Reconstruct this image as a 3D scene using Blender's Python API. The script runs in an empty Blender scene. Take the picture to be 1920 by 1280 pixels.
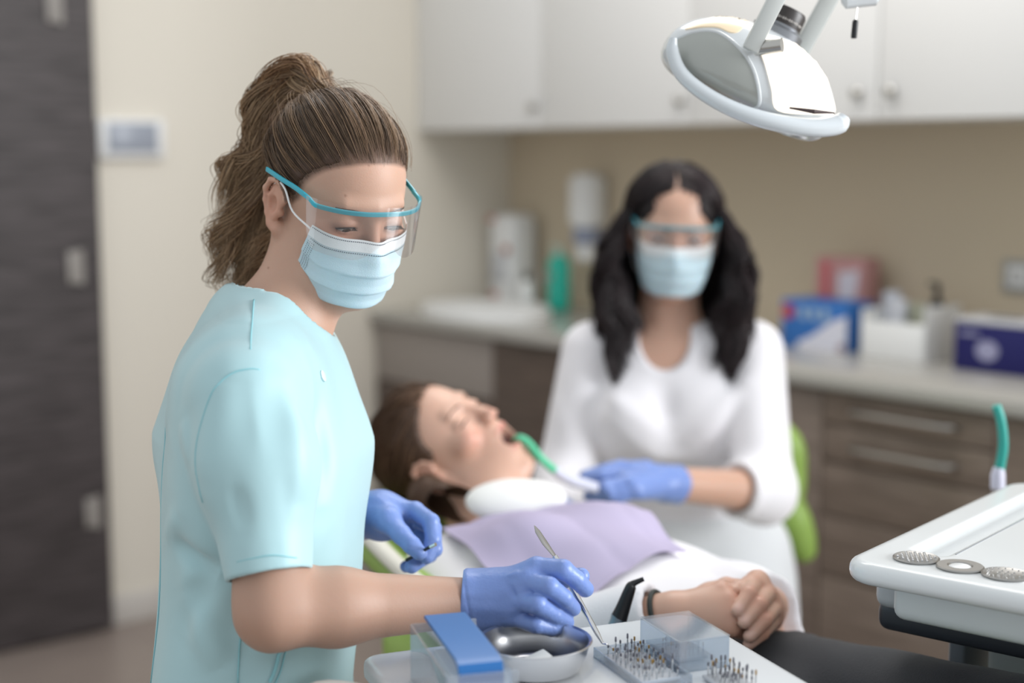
WORLD = .86; EXPO = 0.0
import bpy, bmesh, math, random, time
import numpy as np
from mathutils import Vector, Matrix
random.seed(7); RNG = np.random.default_rng(7)
T0 = time.time()
COL = bpy.context.scene.collection
PI = math.pi
# ---------------------------------------------------------------- camera model
H = 1.38; FPX = 2747.0; HZ = 295.0
PITCH = math.atan((640 - HZ) / FPX)
CP, SP = math.cos(PITCH), math.sin(PITCH)
def ray(px, py):
    a = (px - 960) / FPX; b = (py - 640) / FPX
    return np.array([a, CP - b * SP, -SP - b * CP])
def P(px, py, Y):
    "world point seen at pixel (px,py) of the 1920x1280 frame, Y metres in front of the camera"
    d = ray(px, py); d = d * (Y / d[1]); return np.array([d[0], d[1], d[2] + H])
def G(px, py, z):
    d = ray(px, py); d = d * ((z - H) / d[2]); return np.array([d[0], d[1], z])
# ---------------------------------------------------------------- materials
MATS = {}
def lin(c): return tuple((x / 12.92 if x <= .04045 else ((x + .055) / 1.055) ** 2.4) for x in c)
def hexc(h): return lin(tuple(int(h[i:i + 2], 16) / 255 for i in (0, 2, 4)))
def mat(name, col='', rough=.5, metal=0, sss=0, spec=.5, emit=None, estr=0, alpha=1, trans=0, ior=1.45, coat=0, sheen=0, vcol=False, bump=None, var=None):
    if name in MATS: return MATS[name]
    m = bpy.data.materials.new(name); m.use_nodes = True; nt = m.node_tree; b = nt.nodes['Principled BSDF']
    c = hexc(col) if isinstance(col, str) else col
    I = b.inputs
    I['Base Color'].default_value = (*c, 1); I['Roughness'].default_value = rough; I['Metallic'].default_value = metal
    I['Specular IOR Level'].default_value = spec; I['IOR'].default_value = ior
    I['Alpha'].default_value = alpha; I['Transmission Weight'].default_value = trans
    I['Coat Weight'].default_value = coat; I['Sheen Weight'].default_value = sheen
    if sss: I['Subsurface Weight'].default_value = sss; I['Subsurface Radius'].default_value = (1, .35, .2); I['Subsurface Scale'].default_value = .006
    if emit: I['Emission Color'].default_value = (*hexc(emit), 1); I['Emission Strength'].default_value = estr
    if vcol:
        a = nt.nodes.new('ShaderNodeVertexColor'); a.layer_name = 'Col'; nt.links.new(a.outputs['Color'], I['Base Color'])
    if var:   # (scale, amount, stretch xyz, second colour)
        tc = nt.nodes.new('ShaderNodeTexCoord'); mp = nt.nodes.new('ShaderNodeMapping'); mp.inputs['Scale'].default_value = var[2]
        if len(var) > 4: mp.inputs['Rotation'].default_value = (0, 0, var[4])
        n = nt.nodes.new('ShaderNodeTexNoise'); n.inputs['Scale'].default_value = var[0]; n.inputs['Detail'].default_value = 5
        mx = nt.nodes.new('ShaderNodeMix'); mx.data_type = 'RGBA'
        rp = nt.nodes.new('ShaderNodeValToRGB'); rp.color_ramp.elements[0].position = .35; rp.color_ramp.elements[1].position = .65
        nt.links.new(tc.outputs['Object'], mp.inputs['Vector']); nt.links.new(mp.outputs['Vector'], n.inputs['Vector'])
        nt.links.new(n.outputs['Fac'], rp.inputs['Fac']); nt.links.new(rp.outputs['Color'], mx.inputs[0])
        mx.inputs[6].default_value = (*c, 1); mx.inputs[7].default_value = (*hexc(var[3]), 1)
        nt.links.new(mx.outputs[2], I['Base Color'])
    if bump:  # (scale, strength)
        tc = nt.nodes.new('ShaderNodeTexCoord'); n = nt.nodes.new('ShaderNodeTexNoise'); n.inputs['Scale'].default_value = bump[0]; n.inputs['Detail'].default_value = 4
        bp = nt.nodes.new('ShaderNodeBump'); bp.inputs['Strength'].default_value = bump[1]; bp.inputs['Distance'].default_value = .002
        nt.links.new(tc.outputs['Object'], n.inputs['Vector']); nt.links.new(n.outputs['Fac'], bp.inputs['Height']); nt.links.new(bp.outputs['Normal'], I['Normal'])
    MATS[name] = m; return m
def thin_clear(name, tint='eef4fa', refl=.12, opac=.06, rough=.03):
    if name in MATS: return MATS[name]
    m = bpy.data.materials.new(name); m.use_nodes = True; nt = m.node_tree; nt.nodes.clear()
    o = nt.nodes.new('ShaderNodeOutputMaterial'); t = nt.nodes.new('ShaderNodeBsdfTransparent'); t.inputs[0].default_value = (*hexc(tint), 1)
    g = nt.nodes.new('ShaderNodeBsdfGlossy'); g.inputs['Roughness'].default_value = rough
    d = nt.nodes.new('ShaderNodeBsdfDiffuse'); d.inputs[0].default_value = (.85, .88, .92, 1)
    lw = nt.nodes.new('ShaderNodeLayerWeight'); lw.inputs[0].default_value = .25
    mr = nt.nodes.new('ShaderNodeMapRange'); mr.inputs[3].default_value = refl * .35; mr.inputs[4].default_value = min(1, refl * 5)
    a = nt.nodes.new('ShaderNodeMixShader'); b = nt.nodes.new('ShaderNodeMixShader'); b.inputs[0].default_value = opac
    nt.links.new(lw.outputs['Facing'], mr.inputs[0]); nt.links.new(mr.outputs[0], a.inputs[0])
    nt.links.new(t.outputs[0], a.inputs[1]); nt.links.new(g.outputs[0], a.inputs[2])
    nt.links.new(a.outputs[0], b.inputs[1]); nt.links.new(d.outputs[0], b.inputs[2]); nt.links.new(b.outputs[0], o.inputs[0])
    MATS[name] = m; return m
# ---------------------------------------------------------------- objects
BASE = {}
def thing(name, label, cat, loc, group=None):
    o = bpy.data.objects.new(name, None); COL.objects.link(o); o.location = [float(x) for x in loc]; o.empty_display_size = .05
    o['label'] = label; o['category'] = cat
    if group: o['group'] = group
    BASE[o] = np.array([float(x) for x in loc]); return o
def tag(o, label, cat, group=None, kind=None):
    if label: o['label'] = label
    if cat: o['category'] = cat
    if group: o['group'] = group
    if kind: o['kind'] = kind
    return o
def mk(name, V, F, m, parent=None, smooth=True, cols=None, label=None, origin=None, mats=None, midx=None):
    V = np.asarray(V, dtype=np.float64).reshape(-1, 3)
    base = BASE[parent] if parent is not None else (np.array(origin, float) if origin is not None else V.mean(0) * [1, 1, 0] + [0, 0, V[:, 2].min()])
    me = bpy.data.meshes.new(name); W = (V - base)
    if isinstance(F, np.ndarray):
        n = len(F); k = F.shape[1]
        me.vertices.add(len(W)); me.vertices.foreach_set('co', W.astype(np.float32).ravel())
        me.loops.add(n * k); me.loops.foreach_set('vertex_index', F.astype(np.int32).ravel())
        me.polygons.add(n); me.polygons.foreach_set('loop_start', np.arange(0, n * k, k, dtype=np.int32))
        try: me.polygons.foreach_set('loop_total', np.full(n, k, dtype=np.int32))
        except Exception: pass
        me.update(calc_edges=True)
    else:
        me.from_pydata([tuple(v) for v in W], [], F); me.update()
    me.polygons.foreach_set('use_smooth', [smooth] * len(me.polygons))
    if cols is not None:
        a = me.color_attributes.new('Col', 'FLOAT_COLOR', 'POINT'); c = np.ones((len(W), 4), np.float32); c[:, :3] = cols; a.data.foreach_set('color', c.ravel())
    for x in (mats or [m]): me.materials.append(x)
    if midx is not None: me.polygons.foreach_set('material_index', list(midx))
    o = bpy.data.objects.new(name, me); COL.objects.link(o); BASE[o] = base
    if parent is not None: o.parent = parent
    else: o.location = base
    if label: o['label'] = label
    return o
def autosmooth(o, deg=35):
    me = o.data; bm = bmesh.new(); bm.from_mesh(me); bm.normal_update()
    for e in bm.edges:
        if len(e.link_faces) == 2 and e.calc_face_angle(0) > math.radians(deg): e.smooth = False
    bm.to_mesh(me); bm.free(); return o
class MB:
    def __init__(s): s.V = []; s.F = []; s.M = []; s.n = 0
    def add(s, V, F, mi=0):
        V = np.asarray(V, float).reshape(-1, 3); s.V.append(V); s.F += [tuple(int(i) + s.n for i in f) for f in F]; s.M += [mi] * len(F); s.n += len(V); return s
    def box(s, c, size, R=None, bev=.003, seg=2, mi=0):
        bm = bmesh.new(); bmesh.ops.create_cube(bm, size=1)
        for v in bm.verts: v.co = Vector((v.co.x * size[0], v.co.y * size[1], v.co.z * size[2]))
        if bev > 0: bmesh.ops.bevel(bm, geom=bm.edges[:], offset=min(bev, min(size) * .45), segments=seg, affect='EDGES', profile=.5)
        V = np.array([v.co[:] for v in bm.verts]); F = [[v.index for v in f.verts] for f in bm.faces]; bm.free()
        if R is not None: V = V @ np.asarray(R)      # rows of R are the box axes in world
        return s.add(V + np.asarray(c), F, mi)
    def tube(s, pts, r, n=10, cap=True, mi=0, flat=None):
        pts = np.asarray(pts, float); r = np.broadcast_to(np.asarray(r, float), (len(pts),)); T = np.gradient(pts, axis=0); T /= np.linalg.norm(T, axis=1)[:, None] + 1e-12
        u = np.cross(T[0], [0, 0, 1.]);
        if np.linalg.norm(u) < .1: u = np.cross(T[0], [1., 0, 0])
        V = []
        for i in range(len(pts)):
            u = u - T[i] * u.dot(T[i]); u /= np.linalg.norm(u); w = np.cross(T[i], u)
            for k in range(n):
                a = 2 * PI * k / n; V.append(pts[i] + r[i] * (math.cos(a) * u + math.sin(a) * w * (flat or 1)))
        F = [(i * n + k, i * n + (k + 1) % n, (i + 1) * n + (k + 1) % n, (i + 1) * n + k) for i in range(len(pts) - 1) for k in range(n)]
        if cap: F += [tuple(range(n))[::-1], tuple((len(pts) - 1) * n + k for k in range(n))]
        return s.add(V, F, mi)
    def lathe(s, prof, c=(0, 0, 0), R=None, n=32, sx=1, sy=1, mi=0):
        "prof: (radius, height) pairs"
        V = []; F = []; m = len(prof)
        for r, z in prof:
            for k in range(n): a = 2 * PI * k / n; V.append((r * sx * math.cos(a), r * sy * math.sin(a), z))
        for i in range(m - 1):
            for k in range(n): F.append((i * n + k, i * n + (k + 1) % n, (i + 1) * n + (k + 1) % n, (i + 1) * n + k))
        if prof[0][0] > 1e-6: F.append(tuple(range(n))[::-1])
        if prof[-1][0] > 1e-6: F.append(tuple((m - 1) * n + k for k in range(n)))
        V = np.array(V)
        if R is not None: V = V @ np.asarray(R)
        return s.add(V + np.asarray(c), F, mi)
    def prism(s, poly, z0, z1, R=None, c=(0, 0, 0), bev=0, seg=2, mi=0):
        bm = bmesh.new(); vs = [bm.verts.new((x, y, z0)) for x, y in poly]; f = bm.faces.new(vs)
        r = bmesh.ops.extrude_face_region(bm, geom=[f]); bmesh.ops.translate(bm, vec=(0, 0, z1 - z0), verts=[v for v in r['geom'] if isinstance(v, bmesh.types.BMVert)])
        bmesh.ops.recalc_face_normals(bm, faces=bm.faces[:])
        if bev: bmesh.ops.bevel(bm, geom=[e for e in bm.edges if len(e.link_faces) == 2 and e.calc_face_angle(0) > .9], offset=bev, segments=seg, affect='EDGES')
        bm.verts.index_update(); V = np.array([v.co[:] for v in bm.verts]); F = [[v.index for v in f.verts] for f in bm.faces]; bm.free()
        if R is not None: V = V @ np.asarray(R)
        return s.add(V + np.asarray(c), F, mi)
    def grid(s, A, closed=False, mi=0):
        A = np.asarray(A); n, m = A.shape[:2]; F = []
        for i in range(n - 1):
            for j in range(m - (0 if closed else 1)): F.append((i * m + j, i * m + (j + 1) % m, (i + 1) * m + (j + 1) % m, (i + 1) * m + j))
        return s.add(A.reshape(-1, 3), F, mi)
    def build(s, name, m, parent=None, smooth=True, label=None, sharp=35, mats=None, **kw):
        o = mk(name, np.concatenate(s.V), s.F, m, parent, smooth, label=label, mats=mats, midx=s.M if mats else None, **kw)
        if smooth and sharp: autosmooth(o, sharp)
        return o
def cat(pts, n=8, closed=False):
    "Catmull-Rom through points"
    p = np.asarray(pts, float)
    if len(p) < 3: return np.array([p[0] + (p[-1] - p[0]) * t for t in np.linspace(0, 1, n + 1)])
    q = np.vstack([2 * p[0] - p[1], p, 2 * p[-1] - p[-2]]); out = []
    for i in range(len(p) - 1):
        a, b, c, d = q[i:i + 4]
        for t in np.linspace(0, 1, n, endpoint=False):
            out.append(.5 * ((2 * b) + (c - a) * t + (2 * a - 5 * b + 4 * c - d) * t * t + (3 * b - a - 3 * c + d) * t ** 3))
    out.append(p[-1]); return np.array(out)
def rect_poly(w, h, r, n=5):
    pts = []
    for cx, cy, a0 in ((w / 2 - r, h / 2 - r, 0), (-w / 2 + r, h / 2 - r, 90), (-w / 2 + r, -h / 2 + r, 180), (w / 2 - r, -h / 2 + r, 270)):
        for k in range(n + 1): a = math.radians(a0 + 90 * k / n); pts.append((cx + r * math.cos(a), cy + r * math.sin(a)))
    return pts
# ---------------------------------------------------------------- signed distance modelling
def smin(a, b, k):
    h = np.maximum(k - np.abs(a - b), 0) / k; return np.minimum(a, b) - h * h * k * .25
def smax(a, b, k): return -smin(-a, -b, k)
def cap(p, a, b, ra, rb=None):
    rb = ra if rb is None else rb; a = np.asarray(a, np.float32); b = np.asarray(b, np.float32); ab = b - a; q = p - a
    t = np.clip(q @ ab / max(float(ab @ ab), 1e-12), 0, 1); d = q - t[:, None] * ab
    return np.sqrt(np.einsum('ij,ij->i', d, d)) - (ra + (rb - ra) * t)
def chain(p, pts, rs, k):
    d = None
    for i in range(len(pts) - 1):
        e = cap(p, pts[i], pts[i + 1], rs[i], rs[i + 1]); d = e if d is None else smin(d, e, k)
    return d
def ell(p, c, r, R=None):
    q = p - np.asarray(c, np.float32)
    if R is not None: q = q @ np.asarray(R, np.float32).T
    r = np.asarray(r, np.float32); u = q / r; k0 = np.sqrt(np.einsum('ij,ij->i', u, u)); w = u / r; k1 = np.sqrt(np.einsum('ij,ij->i', w, w)) + 1e-9
    return k0 * (k0 - 1) / k1
def loft(p, secs, e=2.4, endk=.03):
    "secs: (z, cx, cy, rx, ry) along the local z axis"
    s = cat(np.array(secs, float), 6); z = p[:, 2]
    cx, cy, rx, ry = [np.interp(z, s[:, 0], s[:, i]).astype(np.float32) for i in (1, 2, 3, 4)]
    x = np.abs(p[:, 0] - cx) / rx; y = np.abs(p[:, 1] - cy) / ry
    f = (x ** e + y ** e) ** (1 / e); d = (f - 1) * np.minimum(rx, ry)
    return smax(smax(d, z - s[-1, 0], endk), s[0, 0] - z, endk)
def axis(lo, hi, h, fine=()):
    a = [lo]
    while a[-1] < hi:
        st = h
        for f0, f1, fh in fine:
            if f0 - h < a[-1] < f1: st = min(st, fh)
        a.append(a[-1] + st)
    return np.array(a, np.float32)
def mesh_sdf(f, xs, ys, zs, slack=1.5, project=2):
    t0_ = time.time()
    B = 8
    def pad(a):
        while len(a) % B: a = np.append(a, a[-1] + (a[-1] - a[-2]))
        return a.astype(np.float32)
    xs, ys, zs = pad(xs), pad(ys), pad(zs); nx, ny, nz = len(xs), len(ys), len(zs)
    cen = [np.array([(a[i * B] + a[min(i * B + B, len(a) - 1)]) / 2 for i in range(len(a) // B)]) for a in (xs, ys, zs)]
    hal = [np.array([(a[min(i * B + B, len(a) - 1)] - a[i * B]) / 2 for i in range(len(a) // B)]) for a in (xs, ys, zs)]
    CX, CY, CZ = np.meshgrid(*cen, indexing='ij'); HX, HY, HZ_ = np.meshgrid(*hal, indexing='ij')
    c = f(np.stack([CX.ravel(), CY.ravel(), CZ.ravel()], 1).astype(np.float32)).reshape(CX.shape)
    rad = np.sqrt(HX ** 2 + HY ** 2 + HZ_ ** 2); act = np.abs(c) < rad * slack + .004
    D = np.repeat(np.repeat(np.repeat(np.where(c < 0, -1, 1).astype(np.float32), B, 0), B, 1), B, 2)
    bi = np.argwhere(act); g = np.stack(np.meshgrid(*[np.arange(B)] * 3, indexing='ij'), -1).reshape(-1, 3)
    for s in range(0, len(bi), 400):
        idx = (bi[s:s + 400, None, :] * B + g[None]).reshape(-1, 3)
        p = np.stack([xs[idx[:, 0]], ys[idx[:, 1]], zs[idx[:, 2]]], 1); D[idx[:, 0], idx[:, 1], idx[:, 2]] = f(p)
    S = D < 0; n8 = np.zeros((nx - 1, ny - 1, nz - 1), np.uint8)
    cr = [(i, j, k) for i in (0, 1) for j in (0, 1) for k in (0, 1)]
    for i, j, k in cr: n8 += S[i:nx - 1 + i, j:ny - 1 + j, k:nz - 1 + k]
    cells = np.argwhere((n8 > 0) & (n8 < 8)); vid = np.full(n8.shape, -1, np.int32); vid[cells[:, 0], cells[:, 1], cells[:, 2]] = np.arange(len(cells))
    val = {q: D[cells[:, 0] + q[0], cells[:, 1] + q[1], cells[:, 2] + q[2]] for q in cr}
    acc = np.zeros((len(cells), 3)); cnt = np.zeros(len(cells))
    for a in cr:
        for ax in range(3):
            if a[ax] == 0:
                b = list(a); b[ax] = 1; va, vb = val[a], val[tuple(b)]; m = (va < 0) != (vb < 0)
                t = np.where(m, va / np.where(m, va - vb, 1), 0); q = np.tile(np.array(a, float), (len(cells), 1)); q[:, ax] += t; acc[m] += q[m]; cnt[m] += 1
    q = cells + acc / np.maximum(cnt, 1)[:, None]
    V = np.stack([np.interp(q[:, i], np.arange(len(a)), a) for i, a in enumerate((xs, ys, zs))], 1)
    F = []
    for ax in range(3):
        o = [1, 1, 1]; o[ax] = 0; hi = [nx, ny, nz]
        sl0 = tuple(slice(o[i], hi[i] - 1) for i in range(3)); sl1 = tuple(slice(o[i] + (i == ax), hi[i] - 1 + (i == ax)) for i in range(3))
        A, Bv = S[sl0], S[sl1]; m = A != Bv; e = np.argwhere(m) + o; ins = A[m]
        u, v = [(1, 2), (2, 0), (0, 1)][ax]
        def at(du, dv):
            c2 = e.copy(); c2[:, u] -= du; c2[:, v] -= dv; return vid[c2[:, 0], c2[:, 1], c2[:, 2]]
        qd = np.stack([at(1, 1), at(0, 1), at(0, 0), at(1, 0)], 1); qd[~ins] = qd[~ins][:, ::-1]; F.append(qd)
    F = np.concatenate(F); F = F[(F >= 0).all(1)]
    V = V.astype(np.float32); N = normals(f, V)
    for _ in range(project):
        d = np.clip(f(V), -.002, .002); V = V - N * d[:, None]; N = normals(f, V)
    print('sdf %.1fs %d verts %d blocks grid %dx%dx%d' % (time.time() - t0_, len(V), len(bi), nx, ny, nz)); return V, F, N
TET = np.array([[1, -1, -1], [-1, -1, 1], [-1, 1, -1], [1, 1, 1]], np.float32)
def normals(f, V, e=.0006):
    N = sum(f(V + t * e)[:, None] * t for t in TET); return (N / (np.linalg.norm(N, axis=1)[:, None] + 1e-12)).astype(np.float32)
def noise(p, freq, seed=0, n=5):
    r = np.random.default_rng(seed); out = 0
    for i in range(n):
        k = r.normal(size=3) * freq; k2 = r.normal(size=3) * freq * .5
        out = out + np.sin(p @ k + r.uniform(0, 6.28) + 1.5 * np.sin(p @ k2 + r.uniform(0, 6.28)))
    return out / n
def frame(F, up):
    "forward F, up hint -> rows (forward, left, up)"
    F = np.asarray(F, float); F /= np.linalg.norm(F); L = np.cross(up, F); L /= np.linalg.norm(L); return np.array([F, L, np.cross(F, L)])
def strands_mesh(S, rad, n=3):
    "S (M,T,3) centre lines, rad (T,) or (M,T)"
    S = np.asarray(S, np.float32); M, T, _ = S.shape; rad = np.broadcast_to(np.asarray(rad, np.float32), (M, T))
    t = np.gradient(S, axis=1); t /= np.linalg.norm(t, axis=2, keepdims=True) + 1e-9
    a = np.cross(t, np.array([.31, .83, .47])); a /= np.linalg.norm(a, axis=2, keepdims=True) + 1e-9; b = np.cross(t, a)
    V = np.stack([S + rad[..., None] * (math.cos(2 * PI * k / n) * a + math.sin(2 * PI * k / n) * b) for k in range(n)], 2)
    base = (np.arange(M)[:, None, None] * T + np.arange(T - 1)[None, :, None]) * n; k = np.arange(n)[None, None, :]; k1 = (k + 1) % n
    F = np.stack([base + k, base + k1, base + n + k1, base + n + k], -1).reshape(-1, 4)
    return V.reshape(-1, 3), F
# ================================================================ ROOM
C0 = np.array([-.0077, 5.2, 0.]); U_ = np.array([.64, -.768, 0]); V_ = np.array([.768, .64, 0]); Z_ = np.array([0, 0, 1.])
def W(t, out, z): return C0 + t * U_ - out * V_ + z * Z_            # t along back wall, out towards the room
RB = np.array([U_, V_, Z_])                                         # box axes aligned with the room
def wbox(mb, t0, t1, o0, o1, z0, z1, bev=.003, mi=0):
    return mb.box(W((t0 + t1) / 2, (o0 + o1) / 2, (z0 + z1) / 2), (t1 - t0, o1 - o0, z1 - z0), RB, bev, 2, mi)
def ts(px, out=0):   # t on the back wall (or a plane parallel to it) seen at column px
    c = C0 - out * V_; r = (px - 960) / FPX; return (c[1] * r - c[0]) / (U_[0] - U_[1] * r)
def ss(px, side=0):  # distance from the corner on the left wall seen at column px
    c = C0 + side * U_; r = (960 - px) / FPX; return (c[1] * r + c[0]) / (V_[0] + V_[1] * r)
M_wallL = mat('wall_paint_light', 'dfd9cd', .7, bump=(60, .05)); M_wallB = mat('wall_paint_beige', 'cdbfa8', .7, bump=(60, .05))
M_floor = mat('floor_vinyl', '8d8079', .35, var=(3, 1, (1, 1, 1), '978a82')); M_trim = mat('trim_paint', 'c9c4be', .5)
M_door = mat('door_dark_wood', '302a2a', .5, var=(7, 1, (1, 1, 14), '4e4748'))
M_steel = mat('brushed_steel', 'b9b7b2', .3, 1); M_chrome = mat('chrome', 'd8d8d8', .12, 1); M_white = mat('white_plastic', 'e9eaea', .3); M_cabw = mat('cabinet_white', 'e4e4e3', .4)
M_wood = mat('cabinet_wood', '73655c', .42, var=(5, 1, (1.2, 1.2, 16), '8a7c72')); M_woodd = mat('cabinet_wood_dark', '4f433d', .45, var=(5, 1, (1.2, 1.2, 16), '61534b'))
M_top = mat('worktop_laminate', 'aaa8a3', .2, bump=(200, .03)); M_grey = mat('grey_panel', '9b938d', .5); M_black = mat('black_plastic', '17191d', .35)
M_green = mat('green_vinyl', '8fae55', .35, bump=(90, .1)); M_teal = mat('teal_plastic', '2fa99c', .35)
mb = MB(); mb.box((0, 2.2, -.02), (9, 9, .04), None, 0); tag(mb.build('floor', M_floor, smooth=False), 'taupe vinyl floor seen at the lower left beside the dark door', None, kind='structure')
mb = MB(); c = C0 - V_ * 2.2 - U_ * .05 + Z_ * 1.35; mb.box(c, (.1, 4.5, 2.7), RB, 0); tag(mb.build('wall_left', M_wallL, smooth=False), 'cream painted wall behind the standing clinician', None, kind='structure')
mb = MB(); c = W(2.2, -.05, 1.35); mb.box(c, (4.5, .1, 2.7), RB, 0); tag(mb.build('wall_back', M_wallB, smooth=False), 'beige splash wall below the white wall cabinets', None, kind='structure')
sd = ss(186) + .004
mb = MB(); mb.box(C0 - V_ * (.62 + sd) / 2 + U_ * .006 + Z_ * .045, (.012, sd - .62, .09), RB, .004)
tag(mb.build('baseboard_left', M_trim), 'pale skirting along the cream wall', None, kind='structure')
# door
mb = MB(); mb.box(C0 - V_ * (sd + .46) + U_ * .022 + Z_ * 1.06, (.044, .9, 2.10), RB, .003)
d = mb.build('door_1', M_door, smooth=False, origin=C0 - V_ * (sd + .02)); tag(d, 'dark wood grain door at the left edge of the picture', None, kind='structure')
for z0, z1 in ((1.96, 2.06), (1.02, 1.13), (.32, .40)):
    pass
for px, y0, y1 in ((126, -45, 45), (147, 468, 532), (163, 930, 988)):
    s = ss(px, .045); c = C0 - V_ * s + U_ * .05; z0 = P(px, y1, c[1])[2]; z1 = P(px, y0, c[1])[2]
    mb = MB(); mb.tube([c + Z_ * z0, c + Z_ * z1], .012, 12); mb.box(c + Z_ * (z0 + z1) / 2 - V_ * .018, (.006, .034, (z1 - z0) * .92), RB, .001)
    mb.build('hinge', mat('hinge_grey', '97928d', .5), d, label='satin steel hinge')
# thermostat
s0, s1 = ss(310), ss(186); s = (s0 + s1) / 2; c = C0 - V_ * s; zt, zb = P(248, 224, c[1])[2], P(248, 297, c[1])[2]
t = thing('wall_control_panel', 'white framed rectangular control panel with grey display mounted on the cream wall', 'control panel', c + Z_ * zb)
mb = MB(); mb.box(c + U_ * .012 + Z_ * (zt + zb) / 2, (.024, s1 - s0, zt - zb), RB, .006); mb.build('frame', M_white, t)
mb = MB(); mb.box(c + U_ * .0255 + Z_ * ((zt + zb) / 2 + .004), (.004, (s1 - s0) * .74, (zt - zb) * .76), RB, .001); mb.build('display', mat('display_grey', '9aa0ac', .25), t)
# wall cabinets
seams = [.0, .63, 1.24, 1.85, 2.46, 3.07]; knobs = [.605, 1.215, 1.80, 1.895, 3.03]
cabl = ['white wall cabinet in the corner next to the cream wall', 'white wall cabinet second from the corner above the teal bottle', 'white wall cabinet behind the operating lamp', 'white wall cabinet right of the pair of knobs', 'white wall cabinet at the far right end of the row']
for i in range(5):
    a, b = seams[i], seams[i + 1]; t = thing('wall_cabinet', cabl[i], 'cabinet', W((a + b) / 2, .2, 1.47))
    mb = MB(); wbox(mb, a + .001, b - .001, .0, .378, 1.47, 2.32, .001); mb.build('body', M_cabw, t, smooth=False)
    mb = MB(); wbox(mb, a + .002, b - .002, .38, .4, 1.468, 2.32, .002); dr = mb.build('door', M_cabw, t)
    mb = MB(); mb.lathe([(.007, 0), (.006, .012), (.013, .018), (.014, .024), (.010, .028), (0, .029)], W(knobs[i], .4, 1.532), np.array([U_, Z_, -V_]), 16); mb.build('knob', M_steel, dr, label='round steel knob')
# base cabinets
def basecab(a, b, label, kind, front=M_wood):
    t = thing('base_cabinet', label, 'cabinet', W((a + b) / 2, .3, 0))
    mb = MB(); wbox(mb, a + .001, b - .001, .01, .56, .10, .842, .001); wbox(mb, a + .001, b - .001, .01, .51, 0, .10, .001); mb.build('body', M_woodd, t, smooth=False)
    if kind == 'sink':
        mb = MB(); wbox(mb, a + .004, b - .002, .562, .582, .655, .838, .002); mb.build('front_panel', M_grey, t, label='light grey front panel')
        m2 = (a + b) / 2
        for x0, x1 in ((a + .004, m2 - .002), (m2 + .002, b - .002)):
            mb = MB(); wbox(mb, x0, x1, .562, .582, .11, .648, .002); dr = mb.build('door', front, t)
            mb = MB(); hx = x1 - .04 if x1 < b - .1 else x0 + .04; mb.tube([W(hx, .60, .45), W(hx, .61, .46), W(hx, .61, .58), W(hx, .60, .59)], .005, 8); mb.build('handle', M_steel, dr)
    elif kind == 'door':
        mb = MB(); wbox(mb, a + .002, b - .002, .562, .582, .11, .838, .002); dr = mb.build('door', front, t)
        mb = MB(); mb.tube(cat([W(b - .05, .582, .52), W(b - .05, .61, .53), W(b - .05, .61, .66), W(b - .05, .582, .67)], 4), .005, 8); mb.build('handle', M_steel, dr)
    else:
        for z0, z1 in ((.762, .838), (.672, .757), (.545, .667), (.40, .54), (.11, .395)):
            mb = MB(); wbox(mb, a + .002, b - .002, .562, .582, z0, z1, .002); dr = mb.build('drawer', front, t)
            zc = (z0 + z1) / 2 if z1 - z0 < .1 else z1 - .045; m2 = (a + b) / 2; h = .13
            if z1 > .70:
                mb = MB(); mb.tube(cat([W(m2 - h - .01, .582, zc), W(m2 - h + .005, .607, zc), W(m2 - h * .6, .612, zc), W(m2, .612, zc), W(m2 + h * .6, .612, zc), W(m2 + h - .005, .607, zc), W(m2 + h + .01, .582, zc)], 5), .0065, 8); mb.build('handle', M_steel, dr, label='curved steel bow handle')
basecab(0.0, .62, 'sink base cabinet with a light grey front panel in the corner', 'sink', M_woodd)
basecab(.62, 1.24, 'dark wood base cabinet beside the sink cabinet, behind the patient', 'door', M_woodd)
basecab(1.24, 1.854, 'wood grain base cabinet behind the seated assistant', 'door')
basecab(1.854, 2.31, 'wood grain drawer unit with curved steel handles', 'drawers')
basecab(2.31, 2.92, 'wood grain base cabinet right of the drawer unit', 'door')
mb = MB(); wbox(mb, 0, 2.94, 0, .61, .845, .88, .006); tag(mb.build('worktop', M_top), 'long grey laminate worktop running along the back wall', 'worktop')
# inset sink
c = W(.34, .385, .88); t = thing('washbasin', 'white oval washbasin set in the worktop near the corner', 'sink', c)
mb = MB(); mb.lathe([(.10, -.0), (.13, .006), (.17, .022), (.215, .030), (.225, .026), (.228, .006), (.228, 0)], c, RB, 40, 1.1, .78); mb.build('basin', M_white, t)
c2 = W(.40, .10, .88)
t = thing('tap', 'low chrome tap behind the white washbasin', 'tap', c2)
mb = MB(); mb.tube(cat([c2, c2 + Z_ * .09, c2 + Z_ * .12 - V_ * .03, c2 + Z_ * .11 - V_ * .09], 6), .010, 12); mb.build('spout', M_chrome, t)
mb = MB(); mb.tube([c2 + Z_ * .06, c2 + Z_ * .07 + U_ * .05], .005, 8); mb.build('lever', M_chrome, t)
# ------------------------------------------------ things on the worktop, from their columns
def top_at(px, out): t = ts(px, out); return W(t, out, .88), t
def hz(px, py, c): return P(px, py, c[1])[2]
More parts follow.
